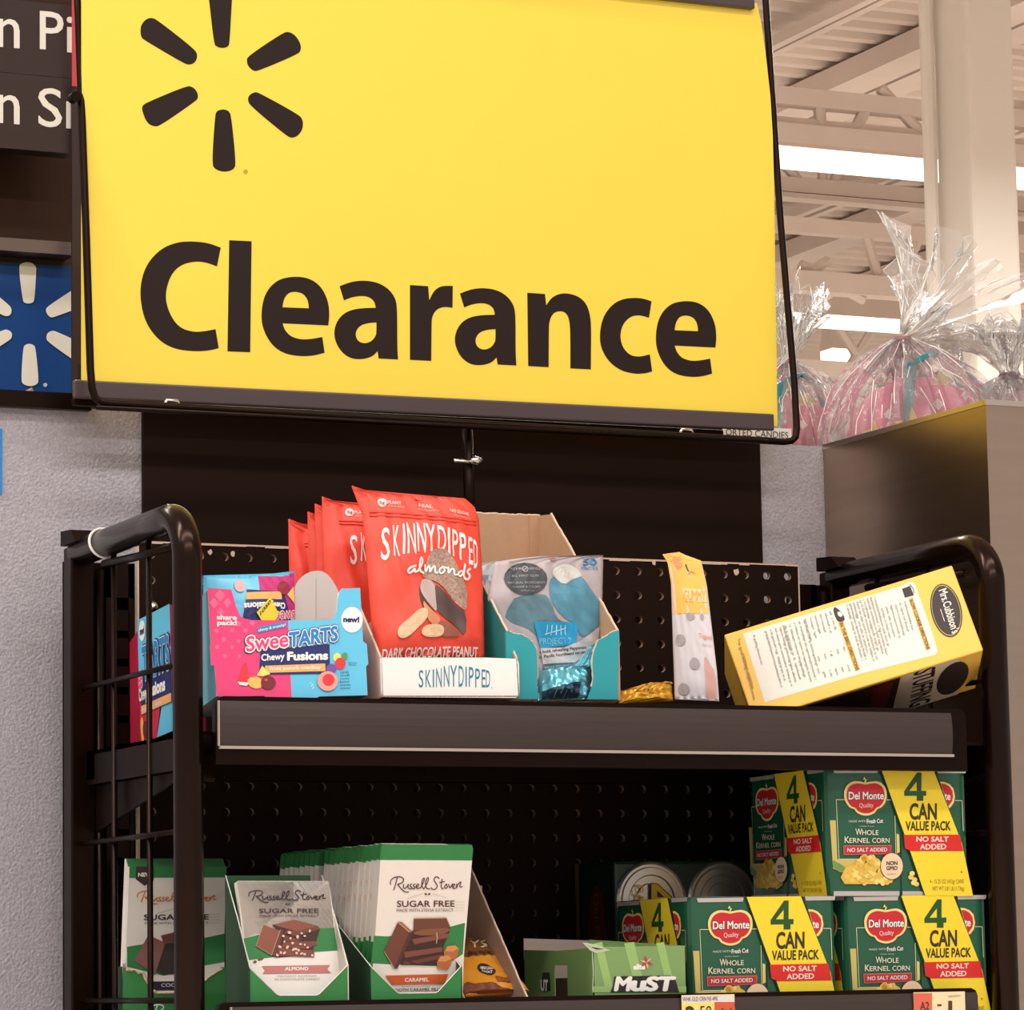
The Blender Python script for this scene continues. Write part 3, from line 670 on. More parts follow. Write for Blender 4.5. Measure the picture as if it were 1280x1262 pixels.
def pouch(parent, name, m, fr, outline, bulge, n=14, wr=.0012, seed=1, back=True):
    """pillow shape over a 4-sided-ish outline; registers its surface so print can follow it"""
    us = [p[0] for p in outline]; vs = [p[1] for p in outline]
    u0, u1, v0, v1 = min(us), max(us), min(vs), max(vs)
    def span(v):      # horizontal extent of outline at v
        xs = []
        for a, b in zip(outline, outline[1:] + outline[:1]):
            if (a[1] - v) * (b[1] - v) <= 0 and a[1] != b[1]: xs.append(a[0] + (b[0]-a[0])*(v-a[1])/(b[1]-a[1]))
        return (min(xs), max(xs)) if len(xs) > 1 else None
    def disp(u, v):
        vv = min(max(v, v0 + 1e-5), v1 - 1e-5); s = span(vv) or (u0, u1)
        a = min(1, max(0, (u - s[0]) / max(1e-6, s[1]-s[0]))); b = min(1, max(0, (v - v0) / (v1 - v0)))
        e = (max(0, math.sin(math.pi * a)) ** .55) * (max(0, min(1, (1 - b) * 3.2)) ** .7) * (max(0, min(1, b * 8)) ** .5)
        w_ = wr * (math.sin(38*a + 9*b + seed) * .5 + math.sin(17*b - 11*a + seed*2) * .5 + .6*math.sin(61*a*b + seed))
        return bulge * e + w_ * min(1, 6*a*(1-a) + .3)
    PD[parent.name] = disp
    N = n * 2; mb = MB(); rows = []
    NV = int(N * 1.3); V = []; F = []
    # top edge may be non-straight: clamp v to outline top at each u
    def top(u, lo=False):
        ys = []
        for a, b in zip(outline, outline[1:] + outline[:1]):
            if (a[0] - u) * (b[0] - u) <= 0 and a[0] != b[0]: ys.append(a[1] + (b[1]-a[1])*(u-a[0])/(b[0]-a[0]))
        return (min(ys), max(ys)) if len(ys) > 1 else (v0, v1)
    for j in range(NV + 1):
        v = v0 + (v1 - v0) * j / NV; vv = min(max(v, v0 + 1e-5), v1 - 1e-5); s = span(vv) or (u0, u1)
        for i in range(N + 1):
            # blend: row position by span at lower rows, vertical squash to outline top
            uu = s[0] + (s[1] - s[0]) * i / N; V.append(fr.P(uu, vv, disp(uu, vv)))
    W_ = N + 1
    for j in range(NV):
        for i in range(N): F.append((j*W_+i, j*W_+i+1, (j+1)*W_+i+1, (j+1)*W_+i))
    k = len(V)
    for j in range(NV + 1):
        v = v0 + (v1 - v0) * j / NV; vv = min(max(v, v0 + 1e-5), v1 - 1e-5); s = span(vv) or (u0, u1)
        for i in range(N + 1):
            uu = s[0] + (s[1] - s[0]) * i / N; V.append(fr.P(uu, vv, -.0006 - max(0, disp(uu, vv)) * .8))
    for j in range(NV):
        for i in range(N): F.append((k+j*W_+i, k+(j+1)*W_+i, k+(j+1)*W_+i+1, k+j*W_+i+1))
    for i in range(N):
        F.append((i, k+i, k+i+1, i+1)); o = NV*W_; F.append((o+i, o+i+1, k+o+i+1, k+o+i))
    for j in range(NV):
        F.append((j*W_, (j+1)*W_, k+(j+1)*W_, k+j*W_)); F.append((j*W_+N, k+j*W_+N, k+(j+1)*W_+N, (j+1)*W_+N))
    mb.add(V, F).build(name, m, parent, smooth=True)
def g_disp(g, u, v): return PD[g.name](u, v)
sweet_box()
# second carton, turned sideways between shelf and end wires
def sweet_side():
    X = .030
    def pt(px, py): return atx(px, py, X)
    P = [pt(182, 773), pt(217, 755)]; o = pt(176, 930)
    d = (P[1] - P[0]).normalized()           # toward the camera (-Y), slightly up
    vdir = (pt(182, 773) - pt(176, 929)).normalized()
    fr = Frame(o, d, vdir); L = .10; H = (pt(182,773) - pt(176,929)).length
    low = o + d * .06
    t = thing('candy_display_box', 'pink and blue candy display carton turned sideways behind the left end tube', 'box', (o.x, o.y, ST))
    MB().obox(o, fr.u * L, fr.v * H, -fr.n * .035).build('carton', K(150,20,60), t)
    pr = Print(None); pr.fr = fr
    S = .17 / 1060.; SH = H / 735.
    pr.T = lambda x, y: (min(L, (x - 105) * S), (925 - y) * SH)
    pr.poly([(105,185),(1165,185),(1165,925),(105,925)], K(226,60,118), 0, 'pink_panel')
    pr.poly([(105,185),(900,185),(1165,400),(1165,925),(420,925),(560,700),(105,620)], SKY, 0, 'blue_panel')
    pr.poly([(105,925),(105,640),(560,640),(420,925)], K(200,20,60), 1, 'red_panel')
    pr.poly([(150,520),(1000,520),(1000,760),(150,760)], NAVY, 3, 'navy_panel'); pr.poly([(150,705),(900,705),(900,755),(150,755)], ORG, 4, 'flavour_strip')
    pr.ell(205, 262, 60, 62, WH, 3, 'round_flash'); pr.text('new!', 165, 285, 248, 285, 44, NAVY, 4, bold=.04)
    for col, b, LL in ((NAVY, .085, 4), (WH, .05, 6)):
        pr.text('TARTS', 210, 560, 720, 560, 190, col, LL, bold=b); pr.text('ee', 40+75, 600, 200, 590, 130, col, LL, bold=b)
    pr.text('TARTS', 210, 560, 720, 560, 190, K(30,130,190), 7, bold=.03); pr.text('ee', 115, 600, 200, 590, 130, PINK, 7, bold=.02)
    pr.text('Chewy', 120, 672, 270, 672, 72, WH, 5, bold=.03); pr.text('Fusions', 285, 672, 620, 672, 72, WH, 5, bold=.05)
    pr.text('fruit punch medley', 170, 745, 560, 745, 26, WH, 5, bold=.02)
    pr.poly([(120,790),(180,760),(200,900),(150,940)], K(250,180,60), 4, 'fruit_picture', smooth=1); pr.ell(215, 850, 40, 50, K(100,20,30), 5, 'cherry_picture')
    pr.emit(t)
    # narrow end
    Q = [pt(182, 773), pt(176, 930), atx(163, 934, X + .012), atx(162, 803, X + .012)]
    MB().prism(Q, (.001, 0, 0)).build('side_flap', K(176,20,58), t)
sweet_side()
# ---------------------------------------------------------------- coral pouches in the white tray
def coral_art(q):
    q.text('PLANT', 188, 142, 262, 150, 18, K(255,200,190), 2, bold=.04); q.text('PROTEIN', 195, 160, 276, 168, 9, K(255,190,180), 2)
    q.ell(158, 134, 25, 25, WH, 2, 'round_badge'); q.text('5g', 143, 142, 173, 142, 18, CORAL, 3, bold=.03)
    q.text('REAL', 360, 162, 438, 170, 20, K(255,200,190), 2, bold=.04); q.text('INGREDIENTS', 355, 180, 470, 190, 9, K(255,190,180), 2)
    q.text('NO SUGAR', 538, 188, 650, 208, 17, K(255,200,190), 2, bold=.04); q.text('ALCOHOLS', 555, 212, 655, 232, 10, K(255,190,180), 2)
    q.poly([(330,114),(350,116),(378,124),(352,122)], K(70,20,16), 2, 'hang_hole')
    for ch, x0, x1, yt, yb in (('S',150,190,282,455),('K',212,245,268,440),('I',263,272,262,430),('N',286,330,256,430),('N',342,385,254,420),('Y',390,440,262,418),('D',456,500,272,420),('I',513,524,285,432),('P',540,574,292,446),('P',585,622,310,462),('E',637,662,332,485),('D',668,694,345,505)):
        sk = (x1 - x0) * .15
        q.text(ch, x0, yb, x1, yb + sk, yb - yt, WH, 2, bold=.008)
    for st in ([(325,505),(300,510),(282,535),(300,545),(325,515),(318,540),(338,535)],[(338,535),(368,480),(358,450),(345,490),(348,535),(368,545)],
               [(380,500),(378,548),(398,505),(408,505),(405,546),(422,510),(436,505),(436,545),(450,542)],[(478,510),(455,528),(468,552),(492,532),(480,510),(502,516)],
               [(512,512),(508,552),(528,520),(545,520),(543,558),(562,552)],[(590,530),(565,542),(575,566),(600,545),(614,466),(600,560),(614,568)],[(640,516),(618,532),(642,556),(628,578),(608,570)]):
        q.stroke(st, 9.5, WH, 6)
    SPK = mat('speckled_coating', (172,140,126), .6, noise=1.0, nscale=420)
    q.poly([(400,440),(440,405),(490,402),(530,440),(600,560),(630,650),(625,760),(560,720),(480,620),(430,585),(370,570),(360,540),(390,500)], SPK, 3, 'coated_nut_picture', smooth=1)
    q.poly([(432,600),(480,640),(560,730),(625,770),(610,905),(560,840),(500,800),(450,760),(440,680)], K(84,66,62), 3, 'chocolate_picture', smooth=1)
    q.poly([(368,570),(430,590),(440,680),(450,770),(400,720),(362,660),(352,620)], K(190,170,165), 4, 'cream_picture', smooth=1)
    q.poly([(352,600),(362,665),(400,730),(455,790),(440,830),(380,780),(350,680)], K(70,40,34), 3, 'shell_picture', smooth=1)
    q.poly([(362,690),(400,740),(475,800),(440,850),(385,800)], K(216,140,104), 4, 'peanut_butter_picture', smooth=1)
    q.poly([(470,800),(560,850),(590,900),(480,905),(440,850)], K(150,84,64), 4, 'crumb_picture', smooth=1)
    NUT = mat('peanut_shell', (226,190,152), .6, noise=.25, nscale=260)
    q.poly([(345,745),(385,740),(395,780),(375,820),(330,860),(285,905),(240,908),(226,870),(250,830),(290,800)], NUT, 5, 'peanut_picture', smooth=2)
    q.poly([(375,840),(420,832),(470,832),(492,860),(480,895),(430,905),(385,900),(358,880)], NUT, 5, 'peanut_picture', smooth=2)
    q.text('DARK CHOCOLATE PEANUT', 165, 1012, 700, 1000, 52, WH, 2, bold=.02)
def coral_bags():
    trf = frame(474, 871, -.006, lean=.08)
    t = thing('display_tray', 'white card display tray with slanted sides holding the coral red pouches', 'tray', trf.o)
    z = zoomT(340, 590, 3.765); up = lambda pts: [trf.uv(*z(*p)) for p in pts]
    panel(t, 'front_panel', WH, trf, up([(510,872),(1010,872),(1155,878),(1162,900),(1165,1040),(1150,1062),(525,1058),(515,1040)]), .0015)
    pr = Print(trf).via(z)
    x = 690
    for ch, x0, x1, yt in (('S',690,712,932),('K',722,748,930),('I',756,762,928),('N',772,798,922),('N',808,834,914),('Y',838,870,912),('D',878,902,914),('I',910,916,918),('P',926,948,920),('P',956,978,924),('E',986,1004,928),('D',1006,1026,932)):
        pr.text(ch, x0, 1012 - (3 if 800 < x0 < 950 else 0), x1, 1012 - (3 if 800 < x0 < 950 else 0), 1012 - yt, K(30,130,160), 1)
    pr.ell(1034, 1014, 2.5, 2.5, K(30,130,160), 1); pr.emit(t)
    A, B_ = trf.P(*up([(512,872)])[0]), trf.P(*up([(518,1058)])[0]); C_, D2 = trf.P(*up([(1155,878)])[0]), trf.P(*up([(1165,1058)])[0])
    bk = -trf.n * .19
    # side panels rise towards the back
    for a, b, s in ((A, B_, 1), (C_, D2, -1)):
        up_ = Vector((0, 0, .085))
        MB().prism([b, a, a + bk * .36 + up_ * .9, a + bk + up_, b + bk], (s * .0015, 0, 0)).build('side_panel', K(205,180,176) if s == 1 else mKRAFT, t)
        MB().tube([a, a + bk * .36 + up_ * .9, a + bk + up_], .0009, 4).build('torn_edge', mKRAFTE, t)
    MB().prism([B_, D2, D2 + bk, B_ + bk], trf.v * .0015).build('bottom_panel', mKRAFT, t)
    # pouches
    zc = zoomT(440, 600, 4.506)
    def bag(fr, out, zz, label, art=True, dy=0, art_fn=coral_art):
        b = thing('snack_pouch', label, 'pouch', fr.P(*fr.uv(540, 835)), 'coral red pouches in the white tray')
        pouch(b, 'pouch', mat('coral_film', (240,76,56), .42, bump=.25, bscale=60), fr, [fr.uv(*zz(*p)) for p in out], .014, 16, seed=hash(label) % 7 if False else len(PD))
        q = Print(fr).via(zz); art_fn(q); q.emit(b, disp=PD[b.name], maxe=.006, step=.0004)
        s = MB()
        d = PD[b.name]
        for yy in (185, 205): 
            pts = [fr.uv(*zz(x, yy + (x-100)*.09)) for x in range(90, 700, 40)]
            MB().tube([fr.P(u, v, d(u, v) + .0005) for u, v in pts], .0009, 6).build('zip_ridge', mat('coral_film'), b, smooth=True)
        return b
    out = [(-2,32),(60,55),(200,85),(340,112),(430,100),(550,85),(640,105),(690,150),(715,220),(738,600),(748,1010),(150,1010),(110,800),(85,500),(60,200)]
    f0 = frame(520, 830, .035, lean=.16, yaw=-.02)
    bag(f0, out, zc, 'large coral red snack pouch at the front of the white tray')
    # four more behind, each stepping back and to the left
    spots = [(-37, 14, .105), (-46, 23, .125), (-55, 33, .145), (-79, 42, .175)]
    labs = ['coral red snack pouch directly behind the big front pouch', 'coral red snack pouch third from the front of the white tray', 'narrow sliver of coral red pouch fourth from the front', 'rearmost shorter coral red pouch at the left of the row']
    for (dx, dy, Y), lb in zip(spots, labs):
        zz = lambda x, y, dx=dx, dy=dy: (440 + x / 5.0 + dx, 600 + y / 4.9 + dy)
        f = frame(500, 820, Y, lean=.10)
        bag(f, [(-2,32),(60,55),(200,85),(430,100),(640,105),(690,150),(700,600),(700,1010),(30,1010),(10,600),(0,200)], zz, lb)
coral_bags()
# ---------------------------------------------------------------- gum carton, teal outside and kraft inside
def gum():
    f = frame(668, 872, .004, lean=.02); z = zoomT(600, 680, 6.311)
    t = thing('gum_carton', 'teal cardboard display carton with brown inside and torn front cut-out', 'carton', f.o)
    U = lambda pts: [f.uv(*z(*p)) for p in pts]
    L = [(215,1222),(205,690),(235,690),(270,705),(330,712),(380,740),(420,780),(445,830),(450,900),(455,1000),(448,1100),(458,1150),(458,1222)]
    R = [(1088,1225),(1098,685),(1080,682),(1030,700),(990,730),(935,755),(910,820),(893,870),(888,950),(895,1050),(880,1150),(850,1222)]
    panel(t, 'front_panel_left', TEAL, f, U(L), .003); panel(t, 'front_panel_right', TEAL, f, U(R), .003)
    for S_, nm in ((L[2:-1], 'torn_edge'), (R[2:-1], 'torn_edge')):
        rn = random.Random(5); pts = []
        uv = U(S_)
        for a, b in zip(uv, uv[1:]):
            for k in range(4): pts.append(f.P(a[0] + (b[0]-a[0])*k/4 + rn.uniform(-.0006,.0006), a[1] + (b[1]-a[1])*k/4 + rn.uniform(-.0006,.0006), -.0012))
        MB().tube(pts, .0011, 5).build(nm, mKRAFTE, t)
    zb = f.P(*U([(640,1222)])[0]).z
    a = f.P(*U([(207,690)])[0]); b = f.P(*U([(1098,686)])[0])
    Yk = .20; ak = at(590, 650, Yk); bk = at(668, 646, Yk)      # back panel top
    xl, xr = a.x, b.x
    zt = bk.z; yk = .19
    MB().box((xl, yk, ST + .002), (xr, yk + .003, zt)).build('back_panel', mKRAFT, t)
    MB().box((xl + .001, yk - .003, ST + .01), (xl + .0155, yk, zt)).build('corner_fold', mKRAFT, t)
    MB().box((xr - .014, yk - .0025, ST + .01), (xr - .001, yk, zt)).build('corner_fold', mKRAFT, t)
    for X, P, s in ((xl, a, 1), (xr, b, -1)):
        pts = [(X, P.y, zb), (X, P.y, P.z), (X, yk * .84, zt - .002), (X, yk, zt), (X, yk, ST + .002)]
        if s == 1:
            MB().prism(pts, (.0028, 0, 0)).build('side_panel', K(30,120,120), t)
        else: MB().prism([(p[0] - .0028, p[1], p[2]) for p in pts], (.0028, 0, 0)).build('side_panel', mKRAFT, t)
        rn = random.Random(9); e = []; pa = Vector(pts[1]); pb = Vector(pts[2])
        for k in range(28): e.append(pa.lerp(pb, k/27) + Vector((s*.0014, 0, rn.uniform(-.0006, .0012))))
        MB().tube(e, .0015, 5).build('torn_edge', mKRAFTE, t)
    rn = random.Random(4)
    MB().tube([(xl + (xr-xl)*k/40, yk + .0015, zt + rn.uniform(-.0004,.0008)) for k in range(41)], .0014, 5).build('torn_edge', mKRAFTE, t)
    MB().box((xl, .01, ST + .001), (xr, yk, ST + .004)).build('bottom_panel', mKRAFT, t)
    # grey pouch
    fp = frame(690, 860, .045, lean=.03, yaw=.03)
    g = thing('gum_pouch', 'grey gum pouch with blue leaf picture standing in the teal carton', 'pouch', fp.P(*fp.uv(690, 860)))
    mg = mat('grey_film', (186,174,178), .4, bump=.2, bscale=60)
    pouch(g, 'pouch', mg, fp, [fp.uv(*z(*p)) for p in ((122,130),(500,92),(972,86),(965,450),(930,760),(905,1120),(400,1120),(190,900),(110,520),(60,430))], .010, 14, seed=2)
    q = Print(fp).via(z)
    q.poly([(250,415),(470,395),(520,460),(560,590),(640,630),(720,640),(740,760),(640,820),(440,820),(400,700),(180,600),(200,510)], mat('leaf_print', (92,128,142), .45, noise=.35, nscale=60), 1, 'leaf_picture', smooth=1)
    q.poly([(520,290),(560,255),(630,330),(690,290),(775,255),(850,350),(932,460),(928,650),(860,700),(760,750),(720,640),(600,570),(530,480),(510,400)], mat('leaf_print2', (86,146,170), .45, noise=.3, nscale=60), 2, 'leaf_picture', smooth=1)
    q.poly([(545,235),(580,180),(660,155),(740,185),(785,245),(775,260),(690,290),(630,330),(560,262)], K(208,206,202), 3, 'window_shape', smooth=1)
    q.ell(337, 280, 165, 130, K(70,74,80), 3, 'oval_badge'); q.ell(335, 200, 24, 24, K(200,200,200), 4, 'ring', hole=.8); q.stroke([(320,215),(350,188)], 4, K(200,200,200), 5)
    for i, (tx, x0, x1, y, h) in enumerate((('REFRESHING', 225, 450, 208, 20), ('BIG MINT GUM', 230, 430, 265, 18), ('NATURAL INGREDIENTS', 195, 480, 320, 18), ('FLAVOR & COLORS', 230, 440, 352, 16), ('XYLITOL', 290, 400, 382, 12))):
        q.text(tx, x0, y, x1, y, h, K(170,172,176), 4)
    q.text('50', 805, 168, 912, 168, 48, K(40,130,180), 2, bold=.03); q.text('PIECES', 785, 205, 918, 205, 24, K(70,150,190), 2, bold=.01)
    q.poly([(390,620),(720,625),(730,660),(722,800),(440,830),(415,740)], K(20,150,200), 5, 'brand_block')
    for i in range(5): q.stroke([(490 + i*36, 650), (482 + i*38, 725)], 8, K(170,215,230), 6, smooth=0)
    q.stroke([(470,722),(640,672)], 7, K(170,215,230), 7, smooth=0)
    q.text('PROJECT 7', 430, 800, 680, 795, 48, K(130,195,215), 6)
    q.poly([(440,830),(620,825),(760,770),(930,650),(925,780),(720,940),(460,955)], K(206,198,200), 5, 'white_band')
    q.text('a bold, refreshing Peppermint', 430, 872, 815, 830, 24, K(40,36,40), 6, bold=.01); q.text('in Pacific Northwest terrain', 430, 912, 800, 868, 24, K(40,36,40), 6, bold=.01)
    q.poly([(460,965),(740,935),(735,990),(460,1000)], K(80,110,120), 5, 'grey_band'); q.text('SUGAR FREE MINT GUM', 470, 995, 720, 970, 20, K(190,205,210), 6)
    q.ell(565, 124, 25, 14, K(190,150,120), 3, 'hang_hole')
    q.emit(g, disp=PD[g.name], maxe=.007, step=.0004)
    # second pale pouch behind left
    fp2 = frame(612, 760, .12, lean=.03); g2 = thing('gum_pouch', 'white-topped gum pouch half hidden behind the grey one in the teal carton', 'pouch', fp2.P(*fp2.uv(640, 860)))
    pouch(g2, 'pouch', K(206,208,214), fp2, [fp2.uv(*z(*p)) for p in ((-60,135),(125,132),(400,150),(500,1000),(-30,1000))], .006, 8, seed=3)
    q = Print(fp2).via(z); q.poly([(-50,250),(120,240),(122,275),(-50,285)], K(150,170,184), 1, 'stripe'); q.text('MINTY', -90, 328, 85, 322, 36, K(150,165,180), 2); q.emit(g2, disp=PD[g2.name], maxe=.008, step=.0005)
    # blue foil pouch crumpled in front
    f3 = frame(710, 872, .018, lean=.25); g3 = thing('gum_pouch', 'crumpled shiny blue foil pouch lying low in front of the grey pouch', 'pouch', f3.o)
    ff = mat('blue_foil', (120,205,225), .22, metal=.6, bump=.4, bscale=30)
    pouch(g3, 'pouch', ff, f3, [f3.uv(*z(*p)) for p in ((480,1000),(700,1005),(780,920),(870,800),(930,785),(940,830),(880,900),(870,1100),(860,1235),(460,1235),(450,1120))], .016, 18, wr=.0022, seed=5)
    q = Print(f3).via(z); q.poly([(470,1175),(740,1120),(745,1230),(480,1235)], K(20,50,75), 2, 'navy_patch')
    for i in range(5): q.stroke([(520+i*38, 1190 - i*6), (518+i*38, 1228)], 7, K(110,150,170), 3, smooth=0)
    q.emit(g3, disp=PD[g3.name], maxe=.006, step=.0005)
gum()
# ---------------------------------------------------------------- yellow and clear gummy pouch
def gummy():
    f = frame(860, 872, .05, lean=.10, yaw=-.75); z = zoomT(820, 680, 6.311)
    t = thing('gummy_pouch', 'tall pouch, yellow top over frosted white with grey spots, standing alone', 'pouch', f.o)
    pouch(t, 'pouch', mat('frosted_film', (214,208,214), .35, bump=.25, bscale=50), f, [f.uv(*z(*p)) for p in ((48,78),(180,60),(230,85),(355,128),(400,320),(440,660),(480,1000),(498,1240),(148,1240),(130,700),(118,300),(90,140))], .004, 16, wr=.0003, seed=4)
    q = Print(f).via(z); YT = K(250,190,86)
    q.poly([(52,80),(180,62),(230,87),(355,130),(398,320),(418,550),(142,552),(122,320),(92,140)], YT, 1, 'yellow_top')
    q.poly([(125,105),(205,95),(215,180),(180,210),(140,150)], K(244,150,90), 2, 'orange_badge', smooth=1); q.stroke([(240,165),(252,200),(262,215)], 9, K(50,30,20), 2); q.stroke([(262,240),(280,215),(310,235)], 9, K(200,140,60), 2)
    q.poly([(215,352),(378,362),(400,375),(402,460),(235,458)], K(250,222,160), 2, 'name_block'); q.text('GUMMY', 228, 448, 398, 452, 80, K(240,176,90), 3, bold=.02)
    GY = K(168,160,162)
    for x, y, rx, ry in ((280,575,33,30),(370,578,14,26),(200,760,40,46),(313,948,40,47),(225,1146,46,46)): q.ell(x, y, rx, ry, GY, 2, 'grey_spot')
    q.text('Tropical', 345, 748, 445, 758, 42, K(236,140,110), 2); q.text('flavor', 370, 805, 445, 812, 22, K(190,190,195), 2)
    q.poly([(385,900),(400,890),(440,960),(468,1000),(490,1235),(405,1235),(395,1060)], K(206,160,150), 2, 'pink_shape', smooth=1)
    q.emit(t, disp=PD[t.name], maxe=.006, step=.0004)
    # gold pack lying low
    f2 = frame(805, 874, .06, lean=.5); g = thing('gold_packet', 'small gold foil packet lying low beside the frosted pouch', 'packet', f2.o)
    zz = zoomT(580, 640, 3.765)
    pouch(g, 'packet', mat('gold_foil', (225,165,50), .3, metal=.45, bump=.3, bscale=40), f2, [f2.uv(*zz(*p)) for p in ((728,850),(780,835),(850,812),(975,803),(985,890),(728,905))], .008, 12, wr=.0016, seed=6)
    q = Print(f2).via(zz); q.text('THIS SIDE UP', 795, 866, 875, 860, 10, K(90,60,20), 2, bold=.02)
    q.stroke([(728,852),(780,838),(850,816),(975,807)], 7, K(250,215,120), 2); q.emit(g, disp=PD[g.name], maxe=.008, step=.0006)
gummy()
# ---------------------------------------------------------------- tilted stuffing mix box
def stuffing():
    P1 = at(905, 793, .09); T = Vector((.055, .11, -.03)) * 1.05
    L0 = Vector((.243, -.1, .077)); 
    # right corner on the ray of its pixel
    Lr = at(1190, 706, .09 - .1) - P1; L = Lr
    T = T - L * (T.dot(L) / L.length_squared)
    n = T.cross(L).normalized() * -1
    Wd = L.cross(T).normalized()
    if Wd.z > 0: Wd = -Wd
    W_ = Wd * .101
    t = thing('stuffing_box', 'yellow boxed stuffing mix lying tilted against the right end of the top shelf', 'box', P1 + W_ + L*.3)
    MB().obox(P1, L, W_, T).build('carton', mat('yellow_carton', (250,200,84), .38, noise=.04, nscale=30), t, bevel=.0015)
    fr = Frame(P1 + W_, L, -W_)          # directions face
    z = zoomT(900, 700, 3.657)
    h = fr.uv(*z(1060, 22)); print('stuff check', h, L.length, .101)
    q = Print(fr).via(z)
    cream = K(240,235,222)
    q.poly([(105,335,1),(830,118,1),(868,98),(885,102),(895,120),(998,410),(985,432,1),(640,520,1),(205,650,1)], cream, 1, 'cream_label', smooth=1)
    INK = K(120,112,106); 
    def para(x0, y0, x1, y1, cols, lens, h=11):
        # columns of tiny writing that run down the box width
        rn = random.Random(int(x0*7+y0))
        for i in range(cols):
            a = i / max(1, cols - 1); sx = x0 + (x1 - x0) * a; sy = y0 + (y1 - y0) * a; ln = lens * rn.uniform(.78, 1.0)
            word = ''.join(rn.choice('aeinorstlu bcdmp gh ') for _ in range(int(ln / 6.5))).strip() or 'mix'
            q.text(word, sx, sy, sx + ln*.27, sy + ln*.96, h, INK, 2, dx=h*.96, dy=h*.74)
    para(150, 345, 285, 300, 2, 150); para(205, 325, 380, 275, 9, 300, 12); para(385, 268, 500, 235, 6, 110)
    para(445, 440, 560, 395, 5, 26); para(470, 510, 580, 480, 5, 34)
    para(575, 205, 700, 165, 9, 300, 12); para(735, 220, 840, 190, 6, 170, 11)
    OR = K(245,186,80)
    q.poly([(540,285),(562,278),(640,498),(618,508)], OR, 2, 'heading_strip'); q.text('IN THE BIRD DIRECTIONS', 546, 290, 622, 505, 13, K(70,50,30), 3, dx=14, dy=8, bold=.02)
    q.poly([(862,178),(880,172),(962,405),(942,412)], OR, 2, 'heading_strip'); q.text('SLOW COOKER DIRECTIONS', 866, 182, 946, 410, 13, K(70,50,30), 3, dx=14, dy=8, bold=.02)
    DK = K(60,44,40)
    q.poly([(516,220),(530,214),(565,250),(572,278),(540,285),(524,255)], DK, 3, 'roaster_icon', smooth=1); q.ell(548, 248, 14, 9, cream, 4, 'icon_detail', rot=.8)
    q.poly([(832,132),(868,118),(886,160),(845,172)], DK, 3, 'cooker_icon'); q.stroke([(868,112),(884,132),(886,150)], 3, DK, 3)
    q.ell(1034, 230, 70, 124, K(58,46,44), 2, 'oval_badge', rot=-.22, n=36); q.ell(1034, 230, 64, 118, K(220,190,110), 3, 'oval_ring', rot=-.22, n=36, hole=.97)
    q.text("Mrs.Cubbison's", 1000, 140, 1062, 338, 12, K(240,235,225), 4, dx=34, bold=.02)
    q.stroke([(1008,225),(1026,280)], 3, K(240,235,225), 4, smooth=0)
    q.text('For great stuffing recipes and more', 80, 370, 152, 642, 11, K(150,110,40), 2, dx=12, dy=-2); q.text('visit our website', 100, 430, 146, 592, 11, K(150,110,40), 2, dx=12, dy=-2)
    q.emit(t)
    # front face with product picture, turned down
    f2 = Frame(P1 + W_ + L, -L, -T) if False else Frame(P1 + W_ + T, L, -T)
    if f2.n.z > 0: f2 = Frame(P1 + W_, L, T)
    Ln, Tn = L.length, T.length
    q = Print(None); q.fr = f2; q.T = lambda x, y: (x * Ln, y * Tn) if f2.o == P1 + W_ + T else (x * Ln, y * Tn)
    top = lambda y: y
    q.poly([(.03,.0),(.86,.0),(.90,.25),(.90,.96),(.03,.96)], K(58,28,20), 1, 'dark_picture')
    q.poly([(.62,.0),(.92,.0),(.90,1),(.64,1)][::1], K(214,196,170), 2, 'cream_label')
    q.poly([(.52,.1),(.58,.1),(.61,.9),(.52,.9)], K(110,40,24), 2, 'red_picture')
    q.text('STUFFING', .70, .98, .70, .04, .09, K(40,24,20), 3, dx=.09, dy=.09, bold=.02)
    q.ell(.88, .5, .07, .42, K(44,30,28), 3, 'oval_badge')
    q.emit(t)
stuffing()
# ================================================================ LOWER SHELF
def rs_name(q, col, w=7, x0=415, x1=968, T=None):
    """flowing signature, coordinates of the caramel bar zoom"""
    T = T or (lambda p: p)
    for st in ([(470,318),(456,370),(443,412)], [(418,368),(416,345),(432,322),(468,310),(505,312),(522,332),(508,358),(470,370)], [(474,370),(498,402),(530,430),(556,428)],
               [(520,368),(514,395),(530,402),(550,380),(556,362),(550,396),(564,402)], [(580,366),(562,376),(584,392),(574,406),(558,400)], [(606,366),(588,376),(609,392),(600,406),(584,400)],
               [(616,390),(638,378),(628,362),(612,384),(622,404),(642,396)], [(646,398),(674,352),(680,316),(662,330),(656,385),(674,404)], [(678,398),(706,350),(712,312),(692,326),(686,385),(702,406),(720,402)],
               [(792,322),(770,306),(748,330),(764,356),(782,382),(762,408),(738,408),(730,394)], [(815,328),(806,380),(812,404),(826,398)], [(795,354),(832,348)],
               [(848,366),(830,386),(842,404),(858,388),(846,366)], [(864,368),(874,404),(894,366)], [(896,390),(914,374),(904,362),(892,384),(902,404),(920,396)], [(926,366),(926,404),(932,374),(952,350),(962,352),(950,376),(952,392),(970,386)]):
        q.stroke([T(p) for p in st], w, col, 3)
def laurel(q, x0, x1, y, col, xm=700):
    q.stroke([(x0, y+35), ((x0+xm)/2, y+12), (xm-40, y)], 2, K(150,140,130), 3); q.stroke([(xm+40, y), ((x1+xm)/2, y+10), (x1, y+28)], 2, K(150,140,130), 3)
    q.ell(xm-12, y+2, 11, 7, col, 4, 'leaf_mark', rot=.5, n=8); q.ell(xm+14, y+2, 11, 7, col, 4, 'leaf_mark', rot=-.5, n=8)
CREAM = K(236,228,218); MAR = K(84,30,34)
